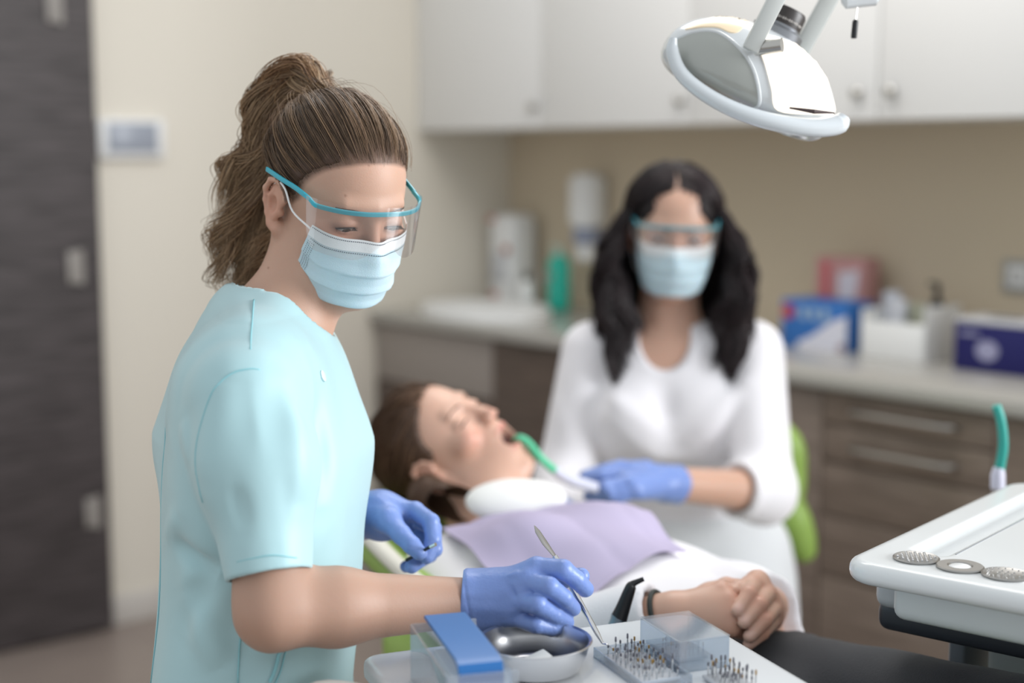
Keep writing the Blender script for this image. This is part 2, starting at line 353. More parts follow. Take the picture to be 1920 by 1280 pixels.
# soap/paper machine in corner
c, tt = top_at(962, .085); zt = hz(962, 402, c)
t = thing('soap_dispenser', 'bulky white dispenser with a rounded top in the corner left of the teal bottle', 'dispenser', c)
mb = MB(); mb.prism(rect_poly(.135, .12, .03), 0, zt - .88 - .0, RB, c, .014, 3); mb.build('body', M_white, t)
mb = MB(); mb.box(c - V_ * .062 + Z_ * (zt - .88) * .42 + U_ * .0, (.08, .012, .10), RB, .004); mb.build('front_cover', mat('pale_grey', 'c9cbcf', .4), t)
mb = MB(); mb.lathe([(.014, 0), (.016, .004), (.012, .010), (0, .011)], c - V_ * .066 + U_ * .045 + Z_ * (zt - .88) * .62, np.array([U_, Z_, -V_]), 16); mb.build('knob', mat('rust_plastic', 'a5532c', .4), t, label='round orange brown knob')
mb = MB(); mb.box(c - V_ * .06 - U_ * .045 + Z_ * (zt - .895), (.036, .004, .02), RB, .001); mb.build('sticker', mat('sticker_red', 'c98a80', .5), t)
mb = MB(); mb.box(c - V_ * .0615 - U_ * .03 + Z_ * .03, (.04, .004, .02), RB, .001); mb.build('sticker', mat('sticker_red'), t)
c, tt = top_at(988, .172)
t = thing('bottle', 'small white squeeze bottle in front of the white dispenser', 'bottle', c)
mb = MB(); mb.lathe([(.024, 0), (.026, .004), (.026, .075), (.018, .09), (.010, .095)], c, RB, 24); mb.build('body', M_white, t)
mb = MB(); mb.lathe([(.010, .093), (.010, .108), (.003, .125), (0, .126)], c, RB, 16); mb.build('nozzle', M_black, t, label='dark nozzle')
c, tt = top_at(1048, .12); zt = hz(1048, 462, c)
t = thing('bottle', 'teal liquid soap bottle on the worktop under the wall dispenser', 'bottle', c)
hh = zt - .88; mb = MB(); mb.lathe([(.034, 0), (.038, .005), (.038, hh * .72), (.03, hh * .82), (.013, hh * .88), (.013, hh * .9)], c, RB, 28); mb.build('body', mat('teal_liquid', '1fb09c', .2), t)
mb = MB(); mb.lathe([(.016, hh * .88), (.016, hh * .97), (.006, hh), (0, hh)], c, RB, 20); mb.tube([c + Z_ * hh * .95, c + Z_ * hh * 1.0, c + Z_ * hh * 1.0 - V_ * .04], .005, 8); mb.build('pump', mat('pale_green', 'b9cfc4', .4), t)
# wall dispenser
tw = ts(1100, .06); c = W(tw, .06, 0); zt, zm, zb = hz(1100, 326, c), hz(1100, 425, c), hz(1092, 488, c)
t = thing('towel_dispenser', 'tall white wall dispenser with a grey outlet above the teal bottle', 'dispenser', c + Z_ * zb)
mb = MB(); mb.prism(rect_poly(.118, .11, .05, 8), zm, zt, RB, c, .014, 3); mb.build('housing', M_white, t)
mb = MB(); mb.prism(rect_poly(.085, .085, .035, 8), (zm + zb) / 2, zm, RB, c, .003, 1); mb.build('outlet', mat('blue_grey', '9098ae', .4), t)
mb = MB(); mb.prism(rect_poly(.06, .07, .028, 8), zb, (zm + zb) / 2, RB, c, .008, 2); mb.build('nozzle', M_white, t)
mb = MB(); wbox(mb, tw - .03, tw + .03, .0, .02, zm, zt - .02); mb.build('bracket', M_white, t)
# blue carton
c, t0 = top_at(1556, .21); zt = hz(1548, 562, c)
t = thing('carton', 'blue and white cardboard carton lying on the worktop right of the assistant', 'box', c); h = zt - .88
mb = MB(); mb.box(c + Z_ * h / 2, (.215, .12, h), RB, .002); mb.build('body', mat('carton_blue', '2f6cb4', .5), t)
mb = MB(); mb.prism([(-.05, .0), (.108, .0), (.108, h * .75), (.06, h * .62), (.0, h * .30), (-.05, h * .12)], 0, .002, np.array([U_, Z_, -V_]), c - V_ * .0605); mb.build('printed_label', mat('carton_white', 'd5d6e2', .5), t, label='white swoosh print')
mb = MB(); mb.box(c - V_ * .061 + U_ * .095 + Z_ * .012, (.024, .003, .022), RB, 0); mb.build('red_mark', mat('carton_red', 'b2404f', .5), t, label='red printed mark')
mb = MB(); mb.lathe([(.02, 0), (.02, .002), (0, .002)], c - V_ * .0605 - U_ * .085 + Z_ * h * .74, np.array([U_, Z_, -V_]), 20); mb.build('red_mark', mat('carton_red', 'b2404f', .5), t, label='red printed mark')
mb = MB()
for k in range(3): mb.box(c - V_ * .061 + U_ * (-.035 + k * .037) + Z_ * h * .74, (.018, .003, h * .26), RB, 0)
mb.build('printed_figures', mat('carton_print', '9fb6c8', .5), t, label='pale printed figures')
# pink carton behind
c, t0 = top_at(1590, .09); zt = hz(1590, 482, c); h = zt - .88
t = thing('carton', 'tall pink and red carton standing behind the blue carton', 'box', c)
mb = MB(); mb.box(c + Z_ * h / 2, (.16, .07, h), RB, .002); mb.build('body', mat('carton_pink', 'b88a88', .5), t)
mb = MB(); mb.prism([(-.005, .05), (.05, .08), (.065, h - .03), (.0, h - .04)], 0, .002, np.array([U_, Z_, -V_]), c - V_ * .0355); mb.build('printed_label', mat('carton_white2', 'cfc9d0', .5), t, label='pale print')
mb = MB(); mb.box(c - V_ * .036 - U_ * .045 + Z_ * h * .5, (.028, .003, h * .9), RB, 0); mb.build('red_stripe', mat('carton_stripe', 'bf6468', .5), t)
# white bin with papers and pump bottle
c, t0 = top_at(1712, .20); hb = hz(1712, 588, c) - .88
t = thing('storage_tray', 'white open storage tray holding packets on the worktop', 'tray', c)
mb = MB(); w, d = .185, .15
for (a, b, sx, sy, z0, z1) in ((0, 0, w, d, 0, .004), (0, -d / 2, w, .004, 0, hb * .85), (0, d / 2, w, .004, 0, hb * 1.15), (-w / 2, 0, .004, d, 0, hb * 1.1), (w / 2, 0, .004, d, 0, hb * 1.25)):
    mb.box(c + U_ * a + V_ * b + Z_ * (z0 + z1) / 2, (sx, sy, z1 - z0), RB, .001)
mb.build('shell', M_white, t)
for k, (dx, dy, tilt, hh, col, lb) in enumerate(((-.065, .02, .12, .150, 'b4b8c2', 'white paper packet leftmost in the storage tray'), (-.035, -.01, -.1, .135, 'c3c6ce', 'pale packet beside the white one in the storage tray'), (.005, .02, .15, .125, 'a9ab99', 'sage beige packet in the middle of the storage tray'))):
    R2 = Matrix.Rotation(tilt, 3, 'Y'); R2 = np.array(R2) @ RB; mb = MB(); mb.box(c + U_ * dx + V_ * dy + Z_ * (.005 + hh / 2 + .006), (.05, .016, hh), R2, .004)
    tag(mb.build('packet', mat('packet_%d' % k, col, .6)), lb, 'packet', 'packets in the storage tray')
c2 = c + U_ * .055 + V_ * .03 + Z_ * .005; zt = hz(1770, 532, c2) - c2[2]
t = thing('pump_bottle', 'clear bottle with a black pump head in the storage tray', 'bottle', c2)
mb = MB(); mb.lathe([(.018, 0), (.02, .004), (.02, zt * .55), (.009, zt * .68)], c2, RB, 20); mb.build('body', mat('bottle_pale', 'c4c6b8', .2), t)
mb = MB(); mb.lathe([(.019, zt * .62), (.017, zt * .74), (.008, zt * .8), (.008, zt), (0, zt)], c2, RB, 16); mb.tube([c2 + Z_ * zt, c2 + Z_ * zt - U_ * .025], .005, 8); mb.build('pump', M_black, t, label='black pump head')
# second low white box between bin and glove box
c, t0 = top_at(1828, .20)
hb = hz(1800, 586, c) - .88
# dark blue glove box
c, t0 = top_at(1893, .24); zt = hz(1880, 606, c) - .88
t = thing('glove_box', 'dark blue and white box of gloves at the right end of the worktop', 'box', c)
mb = MB(); mb.box(c + Z_ * zt / 2, (.20, .12, zt), RB, .002); mb.build('body', mat('navy_card', '17175c', .45), t)
mb = MB(); mb.box(c + Z_ * (zt + .006), (.20, .12, .012), RB, .002); mb.build('lid', mat('card_white', 'c9cace', .5), t, label='white top')
mb = MB(); mb.lathe([(.024, 0), (.024, .0015), (0, .0015)], c - V_ * .0605 + Z_ * zt * .46 - U_ * .01, np.array([U_, Z_, -V_]), 24, 1.25, 1); mb.box(c - V_ * .061 - U_ * .058 + Z_ * zt * .78, (.05, .002, .008), RB, 0); mb.build('printed_label', mat('print_lilac', '9a9ab8', .5), t, label='pale oval print')
mb = MB(); mb.lathe([(.035, 0), (.035, .0015), (0, .0015)], c + Z_ * (zt + .012), RB, 20, 1.4, .5); mb.build('opening', mat('dark_slot', '24232c', .6), t)
# socket
tw = ts(1915); zs = (P(1910, 490, W(tw, 0, 0)[1])[2] + P(1910, 546, W(tw, 0, 0)[1])[2]) / 2
t = thing('wall_socket', 'grey framed wall socket at the right edge above the glove box', 'socket', W(tw, 0, zs - .04))
mb = MB(); wbox(mb, tw - .045, tw + .045, 0, .012, zs - .042, zs + .042, .004); mb.build('frame', mat('socket_grey', 'a3a3a0', .4), t)
mb = MB(); wbox(mb, tw - .027, tw + .027, .011, .017, zs - .027, zs + .027, .003); mb.build('insert', M_white, t)
mb = MB(); mb.lathe([(.019, 0), (.017, .001), (.015, -.004), (0, -.004)], W(tw, .0175, zs), np.array([U_, Z_, -V_]), 24); mb.build('recess', mat('recess_grey', 'c4c4c4', .5), t)
# ================================================================ DELIVERY UNIT (right)
def sdfobj(name, f, lo, hi, h, m, parent=None, **kw):
    V, F, N = mesh_sdf(f, *[axis(lo[i], hi[i], h) for i in range(3)]); return mk(name, V, F, m, parent, **kw)
def rbox(p, hw, hd, hh, rc, re):
    "rounded box centred at 0: plan corner radius rc, edge radius re"
    q = np.maximum(np.abs(p[:, :2]) - np.array([hw - rc, hd - rc], np.float32), 0); d2 = np.sqrt((q ** 2).sum(1)) - rc
    i2 = np.minimum(np.maximum(np.abs(p[:, 0]) - hw, np.abs(p[:, 1]) - hd), 0); d2 = np.where(d2 < -rc + 1e-6, i2, d2)
    a = d2 + re; b = np.abs(p[:, 2]) - hh + re; return np.minimum(np.maximum(a, b), 0) + np.sqrt(np.maximum(a, 0) ** 2 + np.maximum(b, 0) ** 2) - re
k0 = G(1571, 1055, .975); k1 = G(1850, 900, .975)
E2 = np.array([.633, .774, 0]); E1 = np.array([.774, -.633, 0]); RU = np.array([E1, E2, Z_]); KD = float((k1 - k0) @ E2) + .012
KW = .46; kc = k0 + E1 * KW / 2 + E2 * KD / 2
unit = thing('delivery_unit', 'white dental delivery unit with a rounded tray top at the right edge', 'dental unit', [kc[0], kc[1], 0])
def loc(p): q = p - np.array([kc[0], kc[1], .967], np.float32); return q @ RU.T.astype(np.float32)
def f_top(p):
    q = loc(p); d = rbox(q, KW / 2, KD / 2, .0115, .034, .0105)
    s = lambda cx, cy, hx, hy, z0: rbox(q - np.array([cx, cy, z0 + .03], np.float32), hx, hy, .03, .012, .006)
    d = smax(d, -s(-KW / 2 + .060, .018, .018, KD / 2 - .060, -.004), .005)         # trough
    d = smax(d, -s(.075, .018, KW / 2 - .075 - .06 + .0 + .04, KD / 2 - .062, .003), .005)   # recessed work surface
    return d
r = KW * .75
sdfobj('tray_top', f_top, (kc[0] - r, kc[1] - r, .935), (kc[0] + r, kc[1] + r, .985), .0026, mat('unit_white', 'd9dcdd', .25, coat=.3), unit)
mb = MB(); a = kc - E1 * (KW / 2 - .0845) + Z_ * (.9782 - kc[2]); a[2] = .9785
mb.box(a + E2 * .018, (.0016, KD - .15, .001), RU, 0); mb.build('groove', mat('groove_grey', '8f9296', .5), unit, label='thin dark groove')
M_alu = mat('matte_metal', 'a5a3a0', .35, 1)
for i, (px, py) in enumerate(((1718, 1047), (1800, 1063), (1886, 1078))):
    c = G(px, py, .979); mb = MB(); mb.lathe([(.0225, -.001), (.0232, .0012), (.022, .0022), (.021, .0016), (.0, .0016)] if i != 1 else [(.0225, -.001), (.0232, .0012), (.022, .0022), (.0125, .0022), (.011, .0008), (.0, .0006)], c, RU, 40)
    g = mb.build('button_ring', M_alu, unit, label='round metal button %s' % ['with a lattice of raised studs', 'with a plain white centre', 'with a ring of tiny studs'][i])
    mb = MB()
    if i == 1:
        mb.lathe([(.0108, .0008), (.009, .0018), (0, .002)], c, RU, 24); mb.build('centre_cap', M_white, g)
    else:
        pts = [(x * .0052 + (y % 2) * .0026, y * .0046) for x in range(-4, 5) for y in range(-4, 5)] if i == 0 else [(.017 * math.cos(a), .017 * math.sin(a)) for a in np.linspace(0, 6.28, 17)[:-1]] + [(x * .006, y * .006) for x in (-1, 0, 1) for y in (-1, 0, 1)]
        for x, y in pts:
            if x * x + y * y < .0186 ** 2: mb.lathe([(.0016 if i == 0 else .0008, 0), (.0014 if i == 0 else .0006, .0014), (0, .0017)], c + E1 * x + E2 * y + Z_ * .0016, RU, 6)
        tag(mb.build('stud', M_chrome, g), None, None, kind='stuff')
def ub(mb, a0, a1, b0, b1, z0, z1, bev, seg=4): return mb.box(k0 * [1, 1, 0] + E1 * (a0 + a1) / 2 + E2 * (b0 + b1) / 2 + Z_ * (z0 + z1) / 2, (a1 - a0, b1 - b0, z1 - z0), RU, bev, seg)
mb = MB(); ub(mb, .037, .44, .045, .34, .912, .9565, .012); mb.build('under_housing', mat('unit_white2', 'd3d9da', .3), unit)
mb = MB(); q = G(1740, 1104, .93); ub(mb, .085, .105, .0425, .047, .945, .949, .001); mb.build('slot', mat('slot_dark', '2c2438', .4), unit, label='small dark slot')
mb = MB(); ub(mb, -.008, .45, .10, .37, .903, .955, .012); mb.build('frame_grey', mat('unit_grey', 'b9bdc1', .4), unit)
mb = MB(); ub(mb, -.014, .45, .12, .38, .872, .906, .012); mb.build('band', mat('unit_anthracite', '33373d', .4), unit, label='anthracite underside band')
mb = MB(); ub(mb, .07, .42, .22, .40, .10, .874, .015); mb.build('cabinet', mat('unit_pale', 'c6cdcb', .35), unit)
mb = MB(); ub(mb, .02, .04, .24, .38, .74, .875, .004); mb.build('side_rail', mat('rail_grey', '878c94', .35), unit)
mb = MB(); ub(mb, .10, .44, .20, .42, 0, .099, .02); mb.build('foot', M_black, unit)
# second suction nozzle upright behind the unit
c = P(1878, 935, 1.93); top = P(1868, 760, 1.93)
t = thing('suction_nozzle', 'teal suction tube standing upright behind the white unit', 'suction tube', [c[0], c[1], .60])
mb = MB(); mb.tube(cat([P(1874, 880, 1.93), P(1881, 835, 1.93), P(1877, 790, 1.93), top], 6), np.linspace(.0068, .0062, 19), 14); mb.build('tube', mat('teal_tube', '2f9f94', .35), t)
mb = MB(); mb.tube([P(1871, 915, 1.93), P(1871, 890, 1.93), P(1873, 876, 1.93)], [.0095, .0095, .007], 16); mb.build('connector', mat('connector_white', 'cfcfe0', .35), t)
mb = MB(); a = P(1871, 915, 1.93); mb.tube([a, a - Z_ * .12, [a[0], a[1], .60]], [.008, .011, .011], 14); mb.build('handpiece', M_grey, t)
# ================================================================ INSTRUMENT TRAY (front)
A_, B_ = G(672, 1228, .895), G(1295, 1147, .895); T1 = (B_ - A_) / np.linalg.norm(B_ - A_); T2 = np.array([T1[1], -T1[0], 0]); RT = np.array([T1, -T2, Z_])
TW = float(np.linalg.norm(B_ - A_)); TD = .36; tc = A_ + T1 * TW / 2 + T2 * TD / 2
def T(a, b, z=.895): return A_ * [1, 1, 0] + T1 * a + T2 * b + Z_ * z     # a from left, b towards the camera
def Tp(px, py, z=.895): g = G(px, py, z); q = g - A_; return float(q @ T1), float(q @ T2)
tray = thing('instrument_table', 'white rectangular instrument tray table in front of the patient', 'tray table', [tc[0], tc[1], 0])
def f_tray(p):
    q = (p - np.array([tc[0], tc[1], .8855], np.float32)) @ RT.T.astype(np.float32)
    return rbox(q, TW / 2, TD / 2, .0095, .022, .005)
r = .28; sdfobj('tray_top', f_tray, (tc[0] - r, tc[1] - r, .87), (tc[0] + r, tc[1] + r, .90), .0026, mat('tray_white', 'dcdfe2', .2, coat=.2), tray)
mb = MB(); e = P(618, 1290, 1.29); cl = np.array([-.26, 1.10, 0])
mb.tube(cat([T(.16, .18, .862), T(.06, .18, .862), e + [.02, 0, -.012], e + [-.03, -.02, -.02], cl + [.01, .01, .83], cl + [0, 0, .78]], 6), .017, 16); mb.build('support_arm', mat('arm_white', 'd9d6d0', .35), tray)
mb = MB(); mb.box(T(.18, .18, .868), (.12, .12, .016), RT, .004); mb.build('mount_plate', M_steel, tray)
mb = MB(); mb.tube([cl + Z_ * .79, cl + Z_ * .02], .022, 16); mb.lathe([(.16, 0), (.16, .02), (.03, .035)], cl, None, 32); mb.build('stand', M_steel, tray)
# steel bowl
bc = G(1003, 1200, .925); bc[2] = .8953
t = thing('steel_dish', 'polished round steel dish under the gloved hand with the instrument', 'dish', bc)
prof = [(0, .0015), (.034, .0015), (.042, .006), (.048, .018), (.0515, .030), (.054, .0315), (.0548, .0305), (.0525, .029), (.0492, .017), (.043, .004), (.035, 0), (0, 0)]
mb = MB(); mb.lathe(prof, bc, RT, 64); mb.build('bowl', mat('polished_steel', 'dcdcde', .22, 1), t)
mb = MB(); mb.box(bc + T1 * -.015 + T2 * .012 + Z_ * .012, (.05, .022, .004), np.array(Matrix.Rotation(.3, 3, 'Y')) @ RT, .0015); tag(mb.build('cotton_pad', mat('cotton', 'e4e4e2', .9)), 'folded white pad lying in the steel dish', 'pad')
# blue topped clear dispenser
zb = .957; far = G(834, 1150, zb); near = G(903, 1240, zb); ax = near - far; L = float(np.linalg.norm(ax)); ax /= L; sx = np.array([-ax[1], ax[0], 0.]); sx = sx if sx[0] > 0 else -sx
mid = (far + near) / 2; RBx = np.array([sx, -ax, Z_]); wd = .039
t = thing('microbrush_dispenser', 'clear plastic dispenser box with a bright blue lid at the front of the tray', 'dispenser', [mid[0], mid[1], .895])
M_clear = thin_clear('clear_acrylic', 'eef3f8', .16, .10); M_clear2 = thin_clear('clear_lid', 'f1f5f9', .14, .10)
mb = MB(); b0 = np.array([mid[0], mid[1], 0]); hw, hl = wd / 2 + .012, L / 2 + .004
for (x, y, a, b) in ((-hw, 0, .002, 2 * hl), (hw - .006, 0, .002, 2 * hl), (0, -hl, 2 * hw, .002), (0, hl, 2 * hw, .002)):
    mb.box(b0 + sx * x - ax * y + Z_ * (.895 + .027), (a, b, .053), RBx, .0006, 1)
mb.build('case', M_clear, t, label='clear walls')
lp = [(-.5 * L, .957), (.40 * L, .957), (.47 * L, .9545), (.5 * L, .948), (.5 * L, .90)]
pts = [b0 + ax * a + Z_ * z for a, z in lp]; inn = [b0 + ax * (a - .0035) + Z_ * (z - .0035) for a, z in lp]
mb = MB()
V = [];
for p_, i_ in zip(pts, inn):
    V += [p_ - sx * wd / 2, p_ + sx * wd / 2, i_ + sx * wd / 2, i_ - sx * wd / 2]
Fs = [(0, 1, 2, 3), (16, 19, 18, 17)] + [(4 * i + k, 4 * i + 4 + k, 4 * i + 4 + (k + 1) % 4, 4 * i + (k + 1) % 4) for i in range(4) for k in range(4)]
mb.add(V, Fs); mb.build('lid', mat('lid_blue', '2464a4', .3), t, label='bright blue folded lid')
mb = MB(); mb.box(b0 + Z_ * .9135, (wd * .8, L * .7, .034), RBx, .002); mb.build('insert', mat('insert_white', 'cfd5da', .5), t)
# clear boxes + burs
def clearbox(name, label, a0, a1, b0, b1, z0, z1, lid=False):
    t = thing(name, label, 'box', T((a0 + a1) / 2, (b0 + b1) / 2, z0)); th = .0012
    mb = MB()
    for (x0, x1, y0, y1) in ((a0, a0 + th, b0, b1), (a1 - th, a1, b0, b1), (a0, a1, b0, b0 + th), (a0, a1, b1 - th, b1)):
        mb.box(T((x0 + x1) / 2, (y0 + y1) / 2, (z0 + z1) / 2), (x1 - x0, y1 - y0, z1 - z0), RT, .0004, 1)
    mb.box(T((a0 + a1) / 2, (b0 + b1) / 2, z0 + .0006), (a1 - a0, b1 - b0, .0012), RT, 0); mb.build('case', M_clear, t)
    if lid: mb = MB(); mb.box(T((a0 + a1) / 2, (b0 + b1) / 2, z1 + .0008), (a1 - a0 + .001, b1 - b0 + .001, .0016), RT, .0006, 1); mb.build('lid', M_clear2, t)
    return t
c1 = Tp(1207, 1163, .925); c2_ = Tp(1291, 1147, .925); c3 = Tp(1372, 1192, .925)
xa, xb = c1[0], min(c2_[0], TW - .004); y0 = max(c2_[1], .004); y1 = c3[1]
clearbox('clear_box', 'clear lidded plastic box at the far right corner of the tray', xa, xb, y0, y1, .8952, .925, True)
o1 = Tp(1130, 1205, .9); o2 = Tp(1250, 1262, .9)
BA, BB = o1[0] - .006, y0 + .03
clearbox('clear_box', 'low clear compartment box around the near upright burs', xa - .055, xa - .002, y0 + .008, y1 + .03, .8952, .905)
def burblock(label, a0, a1, b0, b1, zt, col, nx, ny, grp, lab, seed):
    t = thing('bur_holder', label, 'bur holder', T((a0 + a1) / 2, (b0 + b1) / 2, .897))
    mb = MB(); mb.box(T((a0 + a1) / 2, (b0 + b1) / 2, (.8966 + zt) / 2), (a1 - a0, b1 - b0, zt - .8966), RT, .0015); mb.build('block', mat('block_grey', col, .45), t)
    rr = random.Random(seed); protos = []
    for k in range(3):
        mb = MB(); gold = k == 1; h = .016 + .003 * k
        tt = thing('dental_bur', lab, 'bur', T(a0 + .004, b0 + .004, zt), grp)
        mb.lathe([(.0008, 0), (.0008, h * .6), (.0005, h * .7)], T(a0 + .004, b0 + .004, zt), None, 6); mb.build('shank', M_chrome, tt)
        mb = MB(); mb.lathe([(.0005, h * .69), (.0010, h * .74), (.0009, h * .95), (0, h)], T(a0 + .004, b0 + .004, zt), None, 6); mb.build('tip', mat('bur_gold', 'b08a4a', .3, 1) if gold else mat('bur_grit', '6d6c74', .5, .6), tt); protos.append(tt)
    n = 0
    for i in range(nx):
        for j in range(ny):
            if n < 3: o = protos[n]
            else:
                pr = protos[rr.choice((0, 0, 1, 2, 2))]; o = pr.copy(); COL.objects.link(o); BASE[o] = BASE[pr]
                for ch in pr.children: cc = ch.copy(); COL.objects.link(cc); cc.parent = o
            n += 1; p = T(a0 + .004 + (a1 - a0 - .008) * (i + rr.uniform(-.2, .2)) / (nx - 1), b0 + .004 + (b1 - b0 - .008) * (j + rr.uniform(-.2, .2)) / (ny - 1), zt)
            o.location = p; o.scale = (1, 1, rr.uniform(.55, .9))
burblock('grey block holding the sharper cluster of upright burs under the instrument tip', xa - .050, xa - .008, y0 + .02, y1 + .02, .9005, 'b9bcc2', 6, 9, 'burs in the near block', 'slim steel bur standing in the block under the instrument tip', 3)
burblock('grey block of blurred burs near the front right of the tray', xa + .012, xb - .01, y1 + .022, y1 + .075, .9005, 'c0c3c9', 6, 7, 'burs in the front right block', 'slim steel bur standing in the front right block', 5)
# three-in-one syringe with black tip
Ys = 1.585; t = thing('air_syringe', 'slim syringe with bent black tip rising behind the white tray', 'syringe', P(1150, 1200, Ys))
mb = MB(); mb.tube(cat([P(1161, 1158, Ys), P(1168, 1140, Ys), P(1182, 1102, Ys), P(1186, 1095, Ys), P(1193, 1091, Ys), P(1207, 1085, Ys)], 5), np.interp(np.linspace(0, 1, 26), [0, .2, .6, .7, .8, 1], [.0095, .0082, .0042, .0036, .0032, .0026]), 18); mb.build('tip', M_black, t, label='black bent tip')
mb = MB(); mb.tube([P(1140, 1200, Ys), P(1156, 1166, Ys), P(1161, 1157, Ys)], [.007, .008, .0098], 18); mb.build('collar', mat('blue_steel', '8397a8', .3, .8), t)
mb = MB(); mb.tube([P(1140, 1200, Ys), P(1133, 1215, Ys) ], .0078, 16); mb.build('body', M_steel, t)
# ================================================================ OPERATING LAMP
YL = 1.70; SL = YL / FPX
def LP(px, py, dz=0): q = P(px, py, YL); q[1] -= dz; return q
lc = P(1410, 142, YL); ang = math.radians(-27)
AX1 = np.array([math.cos(ang), 0, math.sin(ang)]); AX3 = np.array([-math.sin(ang), 0, math.cos(ang)]); AX2 = np.array([0, -1., 0])
lr = np.array([172 * SL, .075, 98 * SL])
lamp = thing('operating_lamp', 'white dental operating lamp with glowing dome hanging at the top right', 'lamp', lc)
def f_head(p):
    q = (p - lc.astype(np.float32)); x = q @ AX1.astype(np.float32); y = q @ AX2.astype(np.float32); z = q @ AX3.astype(np.float32); q = np.stack([x, y, z], 1)
    top = ell(q, (0, 0, -.012), (lr[0], lr[1], lr[2] * 1.1)); d = smax(top, -(z + .040), .02)
    d = smax(d, -ell(q, (0, 0, -.052), (lr[0] * .8, lr[1] * .8, .022)), .004); return d
Vh, Fh, Nh = mesh_sdf(f_head, axis(lc[0] - .14, lc[0] + .14, .003), axis(lc[1] - .1, lc[1] + .1, .003), axis(lc[2] - .12, lc[2] + .12, .003))
mk('head_shell', Vh, Fh, mat('lamp_white', 'cfd3d5', .18, coat=.5), lamp)
from mathutils.bvhtree import BVHTree
bvh = BVHTree.FromPolygons([tuple(v) for v in Vh], [tuple(int(i) for i in f) for f in Fh])
def onhead(px, py, lift=.0015):
    d = Vector(ray(px, py)).normalized(); h = bvh.ray_cast(Vector((0, 0, H)), d)
    if h[0] is None: h = bvh.find_nearest(Vector(LP(px, py, .03)))
    return np.array(h[0]) + np.array(h[1]) * lift
def panel(name, outline, m, lift, parent, n=14, label=None):
    o = cat(outline + [outline[0]], 5)[:-1]; c = o.mean(0); rings = [[onhead(*(c + (q - c) * t), lift) for q in o] for t in np.linspace(.02, 1, n)]
    rings.append([onhead(*(c + (q - c) * 1.0), -.001) for q in o])
    mb = MB(); mb.grid(np.array(rings), closed=True); mb.F.append(tuple(range(len(o)))[::-1]); mb.M.append(0); return mb.build(name, m, parent, sharp=60, label=label)
panel('side_panel', [(1262, 78), (1300, 62), (1345, 62), (1385, 90), (1412, 130), (1424, 180), (1418, 200), (1385, 198), (1340, 180), (1290, 145), (1262, 110)], mat('lamp_panel_grey', 'a3a6a1', .15, coat=.6), .0016, lamp, label='grey glossy oval side panel')
o = cat([(1262, 78), (1300, 62), (1345, 62), (1385, 90), (1412, 130), (1424, 180), (1418, 200), (1385, 198), (1340, 180), (1290, 145), (1262, 110), (1262, 78)], 5)
mb = MB(); mb.tube([onhead(*q, .001) for q in o], .0022, 8, cap=False); mb.build('panel_rim', mat('lamp_white'  , 'e2e5e6'), lamp)
M_glow = mat('lamp_glow', 'fff4e6', .3, emit='fff3e2', estr=.75); M_warm = mat('lamp_warm', 'e8d5b6', .25, coat=.4, emit='d8b98c', estr=.18)
panel('lit_dome', [(1415, 78), (1440, 68), (1475, 78), (1512, 95), (1540, 130), (1556, 175), (1562, 212), (1530, 214), (1458, 206), (1446, 165), (1432, 115)], M_glow, .0018, lamp, label='bright glowing translucent dome section')
panel('upper_dome', [(1285, 56), (1330, 36), (1380, 27), (1400, 28), (1390, 55), (1372, 62), (1345, 52), (1310, 52)], M_warm, .0014, lamp, label='warm cream upper section')
mb = MB(); rim = cat([(1253, 78), (1251, 105), (1268, 145), (1310, 182), (1365, 212), (1430, 232), (1500, 241), (1548, 236), (1562, 222)], 5)
mb.tube([LP(x, y, .055 + .02 * math.sin(PI * (x - 1253) / 310)) for x, y in rim], np.interp(np.linspace(0, 1, len(rim)), [0, .1, .5, .9, 1], [.004, .0075, .009, .0115, .008]), 14); mb.build('rim', mat('lamp_rim', 'd0d6da', .2, coat=.4), lamp)
mb = MB(); mb.tube([LP(1458, 206, .072), LP(1500, 213, .078), LP(1540, 215, .068)], [.001, .0026, .001], 8); mb.build('slot', mat('slot_brown', '4a3d3c', .5), lamp, label='thin dark slot')
kp = LP(1462, 56, -.01); kax = np.array([.42, 0, .9]); kax /= np.linalg.norm(kax); kx = np.cross([0, 1, 0], kax); RK = np.array([kx, [0, 1, 0], kax])
mb = MB(); mb.lathe([(.030, -.012), (.030, .0), (.0245, .004), (.0245, .006)], kp, RK, 36); mb.build('collar', mat('collar_steel', '8d9095', .3, .7), lamp)
mb = MB(); mb.lathe([(.0235, .004), (.0235, .022), (.0215, .026), (.014, .026), (.013, .0235), (0, .0235)], kp, RK, 36); mb.build('knob', mat('knob_black', '34302f', .4), lamp, label='dark round knob on top')
mb = MB()
for k in range(22):
    a = PI + .3 + k * .11; mb.box(kp + kx * .0238 * math.cos(a) + np.array([0, 1, 0]) * .0238 * math.sin(a) + kax * .012, (.0012, .0006, .0025 if k % 3 else .0012), np.array([-kx * math.sin(a) + np.array([0, 1, 0]) * math.cos(a), kx * math.cos(a) + np.array([0, 1, 0]) * math.sin(a), kax]), 0)
tag(mb.build('engraving', mat('engrave_white', 'c9c5c0', .5), parent=lamp), None, None, kind='stuff')
def strut(pts, w, th, label):
    a, b = [LP(*q) for q in pts[:2]]; d = b - a; ln = np.linalg.norm(d); d /= ln; s = np.cross(d, [0, 1, 0]); mb = MB(); mb.box((a + b) / 2, (w, th, ln), np.array([s, [0, 1, 0], d]), .003); return mb.build('yoke_arm', mat('lamp_arm', 'c3c6c3', .3), lamp, label=label)
strut([(1384, 105, .082), (1452, -28, .082)], 30 * SL, .012, 'pale grey flat arm on the left')
strut([(1500, 120, -.05), (1600, -60, -.05)], 34 * SL, .012, 'pale cream flat arm on the right')
